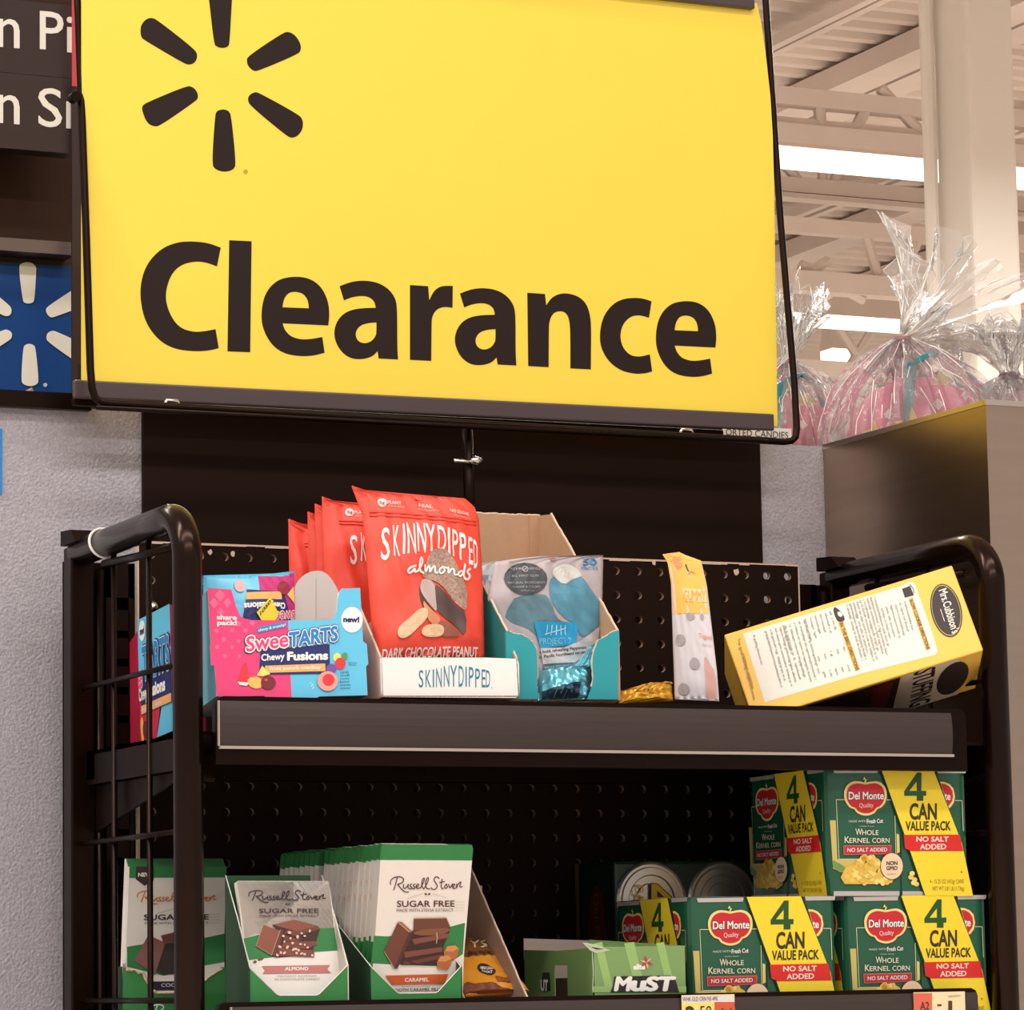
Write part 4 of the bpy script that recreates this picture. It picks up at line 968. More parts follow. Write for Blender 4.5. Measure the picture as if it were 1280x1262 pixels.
def bar_thing(fr, outline_px, T, depth, label, art=None, group=None, base=None, side=None, bands=()):
    t = thing('chocolate_bar', label, 'chocolate bar', base or fr.o, group)
    uv = [fr.uv(*T(*p)) for p in outline_px]
    MB().prism([fr.P(*p) for p in uv], -fr.n * depth).build('sleeve', side or CREAM, t)
    for qd in bands:
        MB().prism([fr.P(*fr.uv(*T(*p)), .0001) for p in qd], -fr.n * (depth + .0002)).build('green_band', GRN, t)
    for y0 in ((330, 440) if bands and group else ()):
        e = [fr.P(*fr.uv(*T(348 - (y0-180)*.09 + k, y0 + 12*j)), 0) - fr.n*depth*.5 for j, k in enumerate((0, 0, 0, 0, 0, 0))]
        q = [p - Vector((.0003, 0, 0)) for p in e]; MB().tube(q, .0006, 4).build('edge_lettering', K(190,140,130), t)
    if art:
        pr = Print(fr).via(T); art(pr); pr.emit(t)
    return t
CB = [[(348,75),(362,60),(1046,66),(1055,100),(1047,182),(338,182)], [(302,765),(400,770),(860,700),(1000,665),(985,905),(977,1230),(266,1230),(282,975)]]
def caramel_art(q):
    q.poly([(350,75,1),(365,62),(1045,68),(1052,100),(1046,185,1),(352,180,1)], GRN, 1, 'green_top')
    q.poly([(290,765),(400,770),(860,700),(992,665),(975,905),(830,1000),(430,985),(270,975)], GRN, 1, 'green_wave')
    rs_name(q, MAR, 7); laurel(q, 545, 845, 442, MAR)
    q.text('SUGAR FREE', 468, 542, 910, 540, 46, MAR, 3, bold=.012); q.text('MADE WITH STEVIA EXTRACT', 464, 580, 902, 578, 22, MAR, 3)
    for i in range(4): q.text('see nutrition'[:9+i%3], 915, 508+i*22, 985, 506+i*22, 9, K(190,182,174), 3)
    q.poly([(560,730),(700,700),(875,700),(862,760),(822,850),(828,992),(500,990),(470,940)], CHD, 4, 'chocolate_shadow')
    q.poly([(595,628),(842,622),(872,690),(850,715),(592,722)], CHO, 5, 'chocolate_block'); q.stroke([(598,630),(845,625),(874,690)], 7, CHL, 6, smooth=0)
    q.poly([(590,722),(875,700),(868,730),(800,760),(600,762)], K(132,82,52), 5, 'caramel_layer', smooth=1)
    q.poly([(580,790),(860,745),(862,778),(600,830)], K(128,74,62), 5, 'chocolate_block'); q.poly([(520,888),(812,850),(816,885),(528,934)], K(124,70,60), 5, 'chocolate_block')
    q.poly([(570,960),(815,905),(818,935),(620,978)], K(106,58,48), 5, 'chocolate_block'); q.poly([(505,985),(520,955),(570,965),(560,990)], K(96,50,42), 5, 'chocolate_block')
    q.stroke([(770,740),(775,780),(768,820)], 7, CHL, 6)
    q.poly([(472,658),(560,735),(442,1015),(366,885)], CHO, 6, 'chocolate_slab'); q.poly([(472,658),(500,655),(588,735),(560,735)], K(160,110,90), 6, 'slab_edge'); q.poly([(560,735),(588,735),(468,1018),(442,1015)], K(86,44,36), 6, 'slab_edge')
    q.stroke([(472,660),(558,735)], 5, CHL, 7, smooth=0); q.stroke([(366,885),(442,1012)], 4, CHL, 7, smooth=0)
    for x, y in ((0, 0), (-54, 78)):
        q.poly([(825+x,885+y),(850+x,842+y),(912+x,834+y),(942+x,862+y),(932+x,912+y),(905+x,945+y),(828+x,940+y)], K(182,104,54), 7, 'caramel_cube'); q.poly([(832+x,880+y),(852+x,844+y),(910+x,836+y),(938+x,860+y),(890+x,885+y)], K(216,142,84), 8, 'cube_top')
    q.poly([(375,1070),(862,1058),(830,1132),(430,1140)], K(204,88,34), 4, 'flavour_ribbon'); q.text('CARAMEL', 526, 1118, 710, 1114, 28, CREAM, 5, bold=.03)
    q.text('ARTIFICIALLY FLAVORED', 500, 1162, 720, 1158, 10, K(150,140,130), 4); q.text('SMOOTH CARAMEL FILLING', 408, 1193, 850, 1184, 22, K(70,50,50), 4, bold=.01)
zc = zoomT(420, 1045, 6.156)
def caramel():
    fr = frame(500, 1245, .012, lean=-.13)
    out = [(268,1230),(350,75),(365,60),(1045,66),(1054,100),(985,905),(975,1230)]
    n = 18; p0 = fr.o
    t0 = bar_thing(fr, out, zc, .010, 'caramel chocolate bar at the front of the long row, label fully seen', caramel_art, bands=[CB[0], [(302,765),(400,770),(400,975),(283,975)]])
    # bars behind: shared simple sleeve, thin visible left edges
    def side_art(q):
        q.poly([(350,75,1),(365,62),(1045,68),(1052,100),(1046,185,1),(352,180,1)], GRN, 1, 'green_top')
        q.poly([(290,765),(400,770),(860,700),(992,665),(975,905),(830,1230),(268,1230),(272,975)], GRN, 1, 'green_wave')
        rs_name(q, MAR, 7)
    zz = zc; first = None
    LB = 'chocolate bar in the row behind the front caramel bar, left edge showing'
    for i in range(n):
        dy = .0125 * (i + 1) + (.012 if i > 9 else 0); dx = -.0006 * i; dz = -.0006 * (i % 3)
        if first is None:
            first = bar_thing(fr, out, zz, .0105, LB, side_art, 'chocolate bars lined up in the green tray', bands=CB); c = first
            L0 = Vector(first.location)
        else: c = copy_tree(first)
        c.location = L0 + Vector((dx, dy, dz))
        if i > 9: c['label'] = 'darker chocolate bar at the rear of the row behind the caramel bar'; c['group'] = 'rear bars in the green tray'
    # tray
    tf = frame(465, 1248, -.004, lean=0)
    t = thing('display_tray', 'green cardboard tray with V-shaped front cut holding the caramel bars', 'tray', tf.o)
    U = lambda pts: [tf.uv(*zc(*p)) for p in pts]
    panel(t, 'front_panel', GRN, tf, U([(268,1000),(470,1200),(490,1208),(765,1205),(785,1195),(962,1000),(962,1300),(265,1300)]), .0012)
    a = tf.P(*U([(268,1000)])[0]); b = tf.P(*U([(962,1000)])[0]); zb = SB + .001
    MB().tube([a, tf.P(*U([(470,1200)])[0]), tf.P(*U([(490,1208)])[0]), tf.P(*U([(765,1205)])[0]), tf.P(*U([(785,1195)])[0]), b], .0005, 4).build('cut_edge', CREAM, t)
    for P, s in ((a, 1), (b, -1)):
        back = P + Vector((0, .30, 0)); top = P + Vector((0, .30, .15))
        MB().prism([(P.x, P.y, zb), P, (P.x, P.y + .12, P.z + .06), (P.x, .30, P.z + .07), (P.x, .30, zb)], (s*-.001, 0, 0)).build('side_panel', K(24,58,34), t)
        MB().tube([P, (P.x, P.y + .12, P.z + .06), (P.x, .30, P.z + .07)], .0006, 4).build('cut_edge', CREAM, t)
    MB().box((a.x, a.y, SB + .0005), (b.x, .30, SB + .0015)).build('bottom_panel', GRN, t)
caramel()
def almond():
    z = zoomT(295, 1090, 7.886)
    fr = frame(330, 1245, .012, lean=.24)
    def art(q):
        q.poly([(10,90,1),(20,82),(905,88),(918,105),(965,545),(820,565),(640,600),(250,600),(62,655)], K(214,202,190), 0, 'upper_face')
        q.poly([(65,655),(220,615),(500,560),(820,555),(968,545),(1000,770),(780,785),(420,830),(130,865)], GRN, 1, 'green_wave')
        S = lambda p: (120 + (p[0]-415)*(875-120)/(968-415), 180 + (p[1]-310)*(298-180)/(430-310))
        rs_name(q, K(44,20,22), 10, T=S); laurel(q, 315, 700, 312, K(44,20,22), xm=508)
        q.text('SUGAR FREE', 225, 402, 812, 402, 42, K(60,34,34), 3, bold=.012); q.text('MADE WITH STEVIA EXTRACT', 230, 440, 812, 440, 20, K(60,34,34), 3)
        for i in range(4): q.text('see nutrit', 835, 378+i*22, 915+i*8, 376+i*22, 9, K(170,160,152), 3)
        q.poly([(355,520),(575,472),(800,530),(825,560),(790,680),(760,740),(768,838),(560,830),(400,842),(345,820),(430,600)], CHD, 3, 'chocolate_shadow')
        q.poly([(355,518),(575,470),(802,532),(590,582)], K(136,78,56), 4, 'chocolate_block'); q.poly([(590,582),(802,532),(826,562),(600,630)], K(110,60,44), 4, 'chocolate_block'); q.poly([(500,570),(590,582),(600,640),(470,600)], CHO, 4, 'chocolate_block')
        q.poly([(450,620),(600,660),(640,650),(610,690),(470,680)], CHO, 4, 'chocolate_block'); q.poly([(460,690),(780,680),(800,710),(690,760),(440,740)], K(120,66,52), 5, 'chocolate_block'); q.poly([(400,740),(560,760),(768,770),(765,838),(350,820)], K(126,72,60), 5, 'chocolate_block')
        q.poly([(262,520),(430,580),(345,820),(190,728)], K(140,80,60), 6, 'chocolate_slab'); q.poly([(430,560),(462,580),(400,842),(345,820)], K(100,54,40), 6, 'slab_edge')
        q.stroke([(262,525),(190,728),(345,820)], 5, CHL, 7, smooth=0); q.stroke([(430,575),(345,818)], 5, CHL, 7, smooth=0)
        rn = random.Random(2)
        for x, y in ((520,598),(640,605),(720,582),(460,632),(530,655),(600,640),(670,632),(470,688),(550,702),(630,712),(670,718),(425,738),(500,742),(560,765),(610,772),(700,745),(435,795),(470,798),(590,800),(670,812),(400,820),(745,822),(640,805),(585,760)):
            q.ell(x, y, rn.uniform(9,20), rn.uniform(8,15), K(236,196,176), 8, 'almond_piece', rot=rn.uniform(0,3), n=7)
        q.ell(185, 882, 18, 13, CHO, 3, 'crumb', n=8); q.ell(240, 856, 32, 12, CHO, 3, 'crumb', rot=-.3, n=8)
        q.poly([(250,925),(925,915),(895,955),(935,992),(262,1000),(285,962)], K(196,120,116), 3, 'flavour_ribbon'); q.text('ALMOND', 480, 968, 708, 966, 32, WH, 4, bold=.03)
        q.text('CRUNCHY ALMONDS', 405, 1032, 790, 1030, 16, K(150,140,136), 3); q.text('IN CHOCOLATE CANDY', 380, 1066, 825, 1062, 20, K(150,140,136), 3)
    t = bar_thing(fr, [(8,90),(20,82),(905,86),(918,105),(1040,1000),(1060,1290),(240,1290),(130,940)], z, .008, 'almond chocolate bar leaning back alone in its green tray', art, side=K(238,232,226))
    tf = frame(313, 1250, -.004, lean=0)
    tr = thing('display_tray', 'green cardboard tray with V-shaped front cut holding the single almond bar', 'tray', tf.o)
    U = lambda pts: [tf.uv(*z(*p)) for p in pts]
    V = [(140,945),(400,1200),(430,1214),(790,1212),(820,1200),(1100,915)]
    panel(tr, 'front_panel', GRN, tf, U(V + [(1100,1330),(140,1330)]), .0012)
    P = [tf.P(*p) for p in U(V)]; MB().tube(P, .0005, 4).build('cut_edge', CREAM, tr)
    a, b = P[0], P[-1]; zb = SB + .001
    hz = at(304, 1094, .062).z
    for p, s in ((a, 1), (b, -1)):
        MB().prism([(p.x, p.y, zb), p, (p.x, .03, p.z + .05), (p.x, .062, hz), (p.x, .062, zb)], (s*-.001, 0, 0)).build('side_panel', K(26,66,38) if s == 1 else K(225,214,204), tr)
        MB().tube([p, (p.x, .03, p.z + .05), (p.x, .062, hz)], .0006, 4).build('cut_edge', CREAM, tr)
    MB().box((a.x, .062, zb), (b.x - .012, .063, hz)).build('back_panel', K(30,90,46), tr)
    MB().box((a.x, a.y, SB + .0005), (b.x, .062, SB + .0015)).build('bottom_panel', GRN, tr)
almond()
def coconut():
    z = zoomT(80, 1060, 6.095); Y = .245
    fr = frame(200, 1262, Y, lean=.05)
    def art(q):
        q.poly([(498,138),(1236,138),(1236,222),(498,225)], GRN, 1, 'green_top')
        q.poly([(548,138),(685,138),(682,245),(612,285),(545,235)], K(62,38,34), 2, 'new_flag'); q.text('NEW', 564, 216, 665, 214, 28, WH, 3, bold=.04)
        S = lambda p: (555 + (p[0]-415)*(1155-555)/(968-415), 325 + (p[1]-310)*(425-325)/(430-310))
        rs_name(q, K(206,120,70), 8, T=S); laurel(q, 705, 1040, 462, MAR, xm=870)
        q.text('SUGAR FREE', 608, 546, 1100, 542, 40, K(50,36,44), 3, bold=.02); q.text('MADE WITH STEVIA EXTRACT', 615, 580, 1100, 576, 17, K(50,36,44), 3)
        for i in range(4): q.text('see nutrit', 1108, 505+i*22, 1190, 503+i*22, 10, K(170,160,152), 3)
        q.poly([(480,750),(800,700),(1080,680),(1222,650),(1222,865),(1080,890),(760,970),(480,900)], GRN, 1, 'green_wave')
        q.poly([(640,660),(770,720),(690,965),(530,855)], K(140,90,84), 4, 'chocolate_slab'); q.poly([(735,665),(1000,600),(1050,700),(760,730)], K(110,64,58), 4, 'chocolate_block'); q.poly([(760,730),(1040,690),(1060,880),(960,960),(740,960),(700,930)], K(52,40,30), 3, 'chocolate_shadow')
        q.text('Coco', 0, 0, 1, 0, 1, GRN, 1) if False else None
        q.poly([(500,1015),(1230,1010),(1225,1075),(690,1080)], K(34,28,44), 3, 'flavour_strip'); q.text('COCONUT', 738, 1055, 985, 1052, 26, K(200,196,206), 4, bold=.02)
    n = 4; first = None
    t = bar_thing(fr, [(470,1240),(466,960),(497,138),(1238,138),(1222,660),(1222,1240)], z, .0045, 'coconut chocolate bar with brown NEW flag behind the left end tube', art)
    def plain(q): q.poly([(498,138),(1236,138),(1236,222),(498,225)], GRN, 1, 'green_top')
    for i in range(n):
        if not first: first = bar_thing(fr, [(470,1240),(466,960),(497,138),(1238,138),(1222,660),(1222,1240)], z, .0045, 'chocolate bar right behind the coconut bar, only its top edge showing', plain, 'bars behind the coconut bar'); c = first; L0 = Vector(c.location)
        else: c = copy_tree(first)
        c.location = L0 + Vector((.0012*i, .0052*(i+1), .0022*(i+1)))
    tf = frame(160, 1262, Y - .012, lean=0); U = lambda pts: [tf.uv(*z(*p)) for p in pts]
    tr = thing('display_tray', 'green cardboard tray with ragged torn top behind the left end wires', 'tray', tf.o)
    V = [(452,880),(480,915),(600,950),(650,1050),(700,1095),(1000,1100),(1080,995),(1130,960),(1232,905)]
    panel(tr, 'front_panel', K(60,138,72), tf, U(V + [(1225,1400),(440,1400)]), .0012)
    P = [tf.P(*p, .0005) for p in U(V)]; rn = random.Random(8); Q = []
    for a, b in zip(P, P[1:]):
        for k in range(4): Q.append(a.lerp(b, k/4) + Vector((0, 0, rn.uniform(-.001, .001))))
    MB().tube(Q, [.0008 + .0012*rn.random() for _ in Q], 5).build('torn_edge', mKRAFTE, tr)
    zb = SB + .001; 
    for p, s in ((tf.P(*U([(446,900)])[0]), 1), (tf.P(*U([(1228,905)])[0]), -1)):
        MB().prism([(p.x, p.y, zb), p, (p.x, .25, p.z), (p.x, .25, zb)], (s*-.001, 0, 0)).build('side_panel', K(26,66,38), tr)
    pr = Print(tf).via(z); S = lambda p: (655 + (p[0]-415)*(1200-655)/(968-415), 1190 + (p[1]-310)*(1290-1190)/(430-310)); rs_name(pr, WH, 9, T=S); pr.emit(tr)
coconut()
# kraft tray with orange pouch
def kraft_tray():
    f = frame(655, 1245, .004); 
    xa = at(578, 1240, .004).x + .003; xb = at(655, 1240, .004).x + .004; zb = SB + .001
    t = thing('kraft_tray', 'plain brown cardboard tray with one tall slanted side, beside the caramel bars', 'tray', (xb, .004, zb))
    yk = .20; zt = at(590, 1080, yk).z; z0 = at(655, 1236, .004).z
    yk2 = .155
    MB().prism([(xb, .004, zb), (xb, .004, z0 - .012), (xb, .145, zt - .002), (xb, .155, zt), (xb, yk, zt), (xb, yk, zb)], (.002, 0, 0)).build('side_panel', mat('grey_kraft', (176,150,136), .8, noise=.1, nscale=90), t)
    MB().prism([(xa, .004, zb), (xa, .004, z0 - .012), (xa, .145, zt - .002), (xa, yk, zt), (xa, yk, zb)], (.002, 0, 0)).build('side_panel', mKRAFT, t)
    MB().box((xa, yk, zb), (xb, yk + .002, zt - .003)).build('back_panel', mat('grey_kraft'), t); MB().box((xa, .004, zb), (xb, yk, zb + .002)).build('bottom_panel', mKRAFT, t)
    rn = random.Random(6); MB().tube([(xb + .001, .004 + .141*k/24, (z0 - .012) + (zt - z0 + .010)*k/24 + rn.uniform(-.0006,.001)) for k in range(25)], .0013, 5).build('torn_edge', mKRAFTE, t)
    c = at(594, 1122, yk - .001); MB().box((c.x - .012, yk - .0014, c.z - .013), (c.x + .008, yk - .0004, c.z + .013)).build('white_tab', K(225,215,208), t)
    fo = frame(600, 1245, .035, lean=1.3); z = zoomT(270, 1030, 3.2)
    p = thing('candy_pouch', 'torn orange and brown candy pouch lying back in the brown tray', 'pouch', fo.o)
    pouch(p, 'pouch', mat('orange_film', (224,148,44), .35, bump=.3, bscale=50), fo, [fo.uv(*z(*q)) for q in ((975,455),(1090,462),(1150,540),(1235,640),(1255,670),(1000,685),(940,600))], .006, 12, wr=.0008, seed=8)
    q = Print(fo).via(z)
    q.poly([(978,458),(1088,465),(1140,530),(1060,545),(985,545)], K(120,74,30), 1, 'brown_band'); q.text('YS', 1010, 512, 1080, 508, 36, K(210,196,170), 2, bold=.0)
    q.text('dark cocoa', 1000, 540, 1095, 538, 14, K(60,36,20), 3, bold=.03)
    q.ell(1076, 600, 38, 20, K(50,30,24), 2, 'round_badge', rot=.35); q.text('NEW LOOK', 1052, 600, 1102, 606, 10, WH, 3, bold=.03); q.text('GREAT', 1056, 612, 1098, 618, 8, WH, 3, bold=.02)
    q.poly([(990,640),(1040,655),(1100,650),(1160,672),(1240,668),(1250,672),(1000,686),(985,670)], K(120,60,26), 2, 'crumb_picture', smooth=1)
    q.poly([(1110,628),(1180,630),(1190,650),(1120,648)], K(150,84,34), 2, 'crumb_picture')
    q.poly([(1180,640),(1215,648),(1230,660),(1185,662)], mat('silver_foil', (214,214,210), .25, metal=.7), 3, 'foil_tear')
    q.emit(p, disp=PD[p.name], maxe=.006, step=.0005)
kraft_tray()
# green open carton
def green_carton():
    z = zoomT(620, 1040, 4.0); Y = .0
    f = frame(741, 1240, Y, lean=0); 
    t = thing('green_carton', 'dented light green open-topped carton between the brown tray and the corn packs', 'box', f.o)
    LG = mat('light_green_card', (128,162,100), .35, noise=.08, nscale=20)
    a = at(741, 1189, Y); b = at(857, 1178, Y); b.z = a.z = (a.z + b.z)/2; zb = SB + .001; D = .165
    MB().box((a.x, Y, zb), (b.x, Y + .001, a.z)).build('front_panel', LG, t)
    MB().box((b.x - .001, Y, zb), (b.x, Y + D, a.z)).build('side_panel', mKRAFT, t)
    MB().box((a.x, Y + D - .001, zb), (b.x, Y + D, a.z)).build('back_panel', K(196,180,164), t); MB().box((a.x, Y, zb), (b.x, Y + D, zb + .001)).build('bottom_panel', mKRAFT, t)
    # left side with hand slot cut out
    X = a.x; s0 = atx(709, 1206, X); s1 = atx(693, 1206, X); 
    MB().prism([(X, Y, zb), (X, s0.y, zb), (X, s0.y, s0.z), (X, Y, s0.z)], (.001, 0, 0)).build('side_panel', LG, t)
    MB().prism([(X, s1.y, zb), (X, Y + D, zb), (X, Y + D, s0.z), (X, s1.y, s0.z)], (.001, 0, 0)).build('side_panel', LG, t)
    MB().prism([(X, Y, s0.z), (X, Y + D, s0.z), (X, Y + D, a.z), (X, Y + D*.5, a.z - .002), (X, Y, a.z)], (.001, 0, 0)).build('side_panel', LG, t)
    # inward-leaning top flaps
    fl = mat('grey_card_inside', (200,182,168), .7)
    MB().prism([(a.x, Y, a.z), (b.x, Y, a.z), (b.x - .012, Y + .05, a.z + .003), (a.x + .02, Y + .05, a.z + .008)], (0, 0, .0008)).build('top_flap', LG, t)
    MB().prism([(a.x, Y + D, a.z + .012), (b.x, Y + D, a.z + .008), (b.x, Y + D, a.z - .01), (a.x, Y + D, a.z - .01)], (0, .001, 0)).build('top_flap', fl, t)
    q = Print(frame(741, 1240, Y)).via(z)
    for i, (x0, x1) in enumerate(((490,560),(640,720),(800,870))): q.poly([(x0,555),(x1-30,548),(x1+30,800),(x0+60,800)], K(152,190,112), 1, 'pale_facet')
    q.poly([(480,770),(950,770),(950,800),(480,800)], K(150,186,110), 2, 'pale_facet')
    q.poly([(590,720),(870,715),(895,735),(915,800),(570,800),(585,760)], K(36,30,34), 3, 'word_shadow')
    for ch, x0, x1 in (('M',592,662),('u',674,736),('S',746,800),('T',806,880)): q.text(ch, x0, 790, x1, 790, 66 if ch != 'u' else 68, WH, 4, bold=.05, dx=12)
    q.text('elite', 686, 686, 742, 684, 26, WH, 3, bold=.06)
    for k in range(6):
        an = k*math.pi/3 + .3; q.poly([(750,650),(750+16*math.cos(an-.35),650+16*math.sin(an-.35)),(750+36*math.cos(an),650+36*math.sin(an)),(750+16*math.cos(an+.35),650+16*math.sin(an+.35))], K(230,170,150) if k % 2 else K(196,52,52), 4, 'star_mark')
    q.poly([(430,550),(500,560),(570,590),(500,605),(470,590)], K(190,200,170), 2, 'crease_wear'); q.poly([(440,556),(475,572),(540,584),(500,586)], K(60,60,50), 3, 'crease_dark')
    q.stroke([(480,600),(485,700),(482,790)], 4, K(196,214,170), 3, smooth=0)
    q.emit(t)
    # slot-seen packet
    fq = Frame(atx(715, 1240, X - .0003), (0, -1, 0), (0, 0, 1)); q = Print(fq).via(z)
    q.text('UT', 228, 790, 262, 790, 50, WH, 3, bold=.05); q.poly([(235,700),(270,700),(275,790),(225,790)], K(50,60,40), 2, 'dark_patch'); q.emit(t)
    c = (atx(676, 1200, X)); MB().box((X + .02, .05, zb + .002), (b.x - .01, .14, a.z - .03)).build('inner_contents', K(90,70,50), t)
green_carton()
# ---------------------------------------------------------------- corn packs
PG = K(30,90,62); 
mTIN = mat('tinplate', (214,206,200), .28, metal=.85, noise=.05, nscale=30)
zk = zoomT(1030, 955, 6.4)
PF = frame(1037, 1123, .012)
def pack_print():
    q0 = Print(PF); q = q0.via(zk); IV = K(238,228,190); DG = K(36,92,66)
    q.poly([(105,310,1),(160,310,1),(160,313),(108,316),(118,782),(760,790),(760,786),(120,779)], IV, 1, 'label_line') if False else None
    for P in ([(95,310),(165,310)], [(95,310),(118,785)], [(118,785),(300,785)], [(500,312),(560,312)], [(565,440),(572,740)]): q.stroke(P, 4, IV, 2, 'label_line', smooth=0)
    for P in ([(1045,316),(1102,318)], [(1102,318),(1112,560)]): q.stroke(P, 4, IV, 2, 'label_line', smooth=0)
    q.poly([(45,475),(92,475),(105,785),(300,790),(300,900),(130,890),(70,860),(60,700)], K(206,190,106), 1, 'corn_cob_picture'); q.poly([(60,790),(140,830),(200,880),(120,890),(70,850)], K(120,150,80), 2, 'husk_picture')
    q.poly([(578,580),(600,590),(604,730),(580,740)], K(226,206,120), 1, 'corn_cob_picture')
    def heart(dx, clip=None):
        H = [(330,175),(290,165),(235,160),(185,185),(158,230),(155,290),(172,340),(205,378),(240,385),(252,412),(290,432),(332,440),(372,432),(408,412),(420,385),(455,375),(488,335),(500,285),(495,225),(465,180),(420,160),(370,165)]
        Hi = [(330 + (x-330)*.89, 300 + (y-300)*.87) for x, y in H]
        return [(x+dx, y) for x, y in H], [(x+dx, y) for x, y in Hi]
    A, B_ = heart(0); q.poly(A, K(248,226,140), 3, 'heart_border', smooth=2); q.poly(B_, K(206,38,46), 4, 'heart_badge', smooth=2)
    q.poly([(318,172),(325,150),(308,150),(318,126),(330,150),(340,146),(326,178)], K(240,222,130), 4, 'leaf_mark')
    for col, b, L in ((K(40,20,30), .075, 5), (WH, .028, 6)): q.text('Del Monte', 192, 308, 470, 306, 58, col, L, bold=b)
    q.text('Quality', 275, 374, 388, 370, 34, K(250,210,200), 6, bold=.01)
    # second can's heart, only right part beyond the band
    h2 = [(925,165),(960,168),(1000,185),(1032,220),(1044,285),(1035,335),(1010,370),(990,382)]; q.poly(h2, K(248,226,140), 3, 'heart_border')
    q.poly([(932,182),(965,186),(998,205),(1022,240),(1028,285),(1018,325),(990,362)], K(206,38,46), 4, 'heart_badge')
    q.text('te', 958, 310, 1005, 312, 58, WH, 5, bold=.03)
    q.text('MADE WITH', 195, 492, 332, 490, 16, K(200,206,190), 3, bold=.01); q.text('Fresh Cut', 340, 500, 468, 494, 32, WH, 3, bold=.02); q.text('~Golden Sweet~', 275, 527, 402, 526, 10, K(190,200,180), 3)
    CW = K(240,232,206)
    q.text('W', 248, 592, 300, 592, 50, CW, 3, bold=.006); q.text('HOLE', 302, 592, 432, 592, 38, CW, 3, bold=.006)
    q.text('K', 162, 655, 198, 655, 50, CW, 3, bold=.006); q.text('ERNEL', 200, 655, 362, 655, 38, CW, 3, bold=.006); q.text('CORN', 382, 655, 520, 655, 38, CW, 3, bold=.006)
    q.poly([(150,676),(536,674),(534,745),(154,752)], K(214,120,110), 3, 'red_border'); q.poly([(156,682),(530,680),(528,740),(160,746)], K(190,46,52), 4, 'red_panel'); q.text('NO SALT ADDED', 182, 728, 500, 724, 30, WH, 5, bold=.012)
    rn = random.Random(11); CK = [K(240,204,96), K(250,222,130), K(232,190,78)]
    q.poly([(130,930),(170,850),(260,810),(300,760),(380,755),(440,790),(480,850),(555,940),(540,975),(400,985),(160,985)], CK[2], 3, 'corn_picture')
    for i in range(64):
        y = rn.uniform(765, 985); w_ = 40 + (y-765)*.78; x = 340 + rn.uniform(-w_, w_)
        q.ell(x, y, rn.uniform(18,26), rn.uniform(16,22), CK[i % 3], 4 + i % 3, 'corn_kernel', rot=rn.uniform(0,3), n=8)
    for x, y in ((700,900),(690,930),(720,950),(735,985),(712,975)): q.ell(x, y, 22, 20, CK[x % 3], 4, 'corn_kernel', n=8)
    q.ell(535, 842, 92, 108, K(90,60,40), 6, 'seal_edge', n=28); q.ell(535, 842, 88, 104, K(246,214,176), 7, 'round_seal', n=28)
    q.text('NON', 492, 834, 578, 832, 30, K(60,40,50), 8, bold=.03); q.text('GMO', 492, 874, 578, 872, 30, K(60,40,50), 8, bold=.03); q.text('PROJECT', 496, 914, 570, 910, 12, K(190,150,120), 8)
    RIM = mat('tin_rim_print', (205,196,190), .3, metal=.3)
    for x0, x1 in ((70, 430), (900, 1135)):
        q.poly([(x0,66),(x1,66),(x1-6,98),(x0+8,98)], RIM, 2, 'can_rim')
    for x0, x1 in ((75, 600), (625, 795)): q.poly([(x0,1042),(x1,1042),(x1,1080),(x0,1080)], RIM, 2, 'can_rim')
    q.stroke([(612,590),(618,1075)], 8, K(14,50,34), 2, 'can_gap', smooth=0)
    # yellow band
    YB2 = K(252,222,50)
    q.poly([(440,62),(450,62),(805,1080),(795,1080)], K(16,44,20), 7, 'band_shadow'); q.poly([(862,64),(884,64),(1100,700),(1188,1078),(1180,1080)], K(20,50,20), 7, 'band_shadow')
    q.poly([(448,62),(864,64),(1095,660),(1184,1080),(803,1082),(640,600)], YB2, 8, 'yellow_band')
    q.poly([(628,592),(1075,590),(1105,722),(690,722),(640,700)], K(222,40,36), 9, 'red_stripe'); q.text('NO SALT', 730, 645, 985, 645, 38, K(250,226,210), 10, bold=.028); q.text('ADDED', 758, 708, 965, 706, 40, K(250,226,210), 10, bold=.028)
    G4 = K(32,84,36)
    q.poly([(735,95),(770,95),(770,240),(808,240),(808,280),(785,280),(785,320),(732,320),(732,280),(632,280),(632,245)], G4, 9, 'numeral', holes=[[(732,165),(732,240),(672,240)][::-1]])
    BK = K(60,50,20)
    q.text('CAN', 678, 466, 890, 466, 122, BK, 9, bold=.032); q.text('VALUE PACK', 645, 556, 1002, 554, 70, BK, 9, bold=.03)
    q.text('4 - 15.25 OZ (432g) CANS', 835, 980, 1108, 978, 32, K(140,120,30), 9); q.text('NET WT 3.81 LB (1.73kg)', 858, 1036, 1112, 1036, 32, K(140,120,30), 9)
    q.poly([(1090,878),(1100,895),(1082,895)], K(150,120,40), 9, 'small_mark')
    return q0
PP = pack_print()
PW = (at(1215, 1100, .012).x - at(1037, 1100, .012).x); PH = at(1110, 965.2, .012).z - at(1110, 1123.8, .012).z
PX0 = PF.o.x
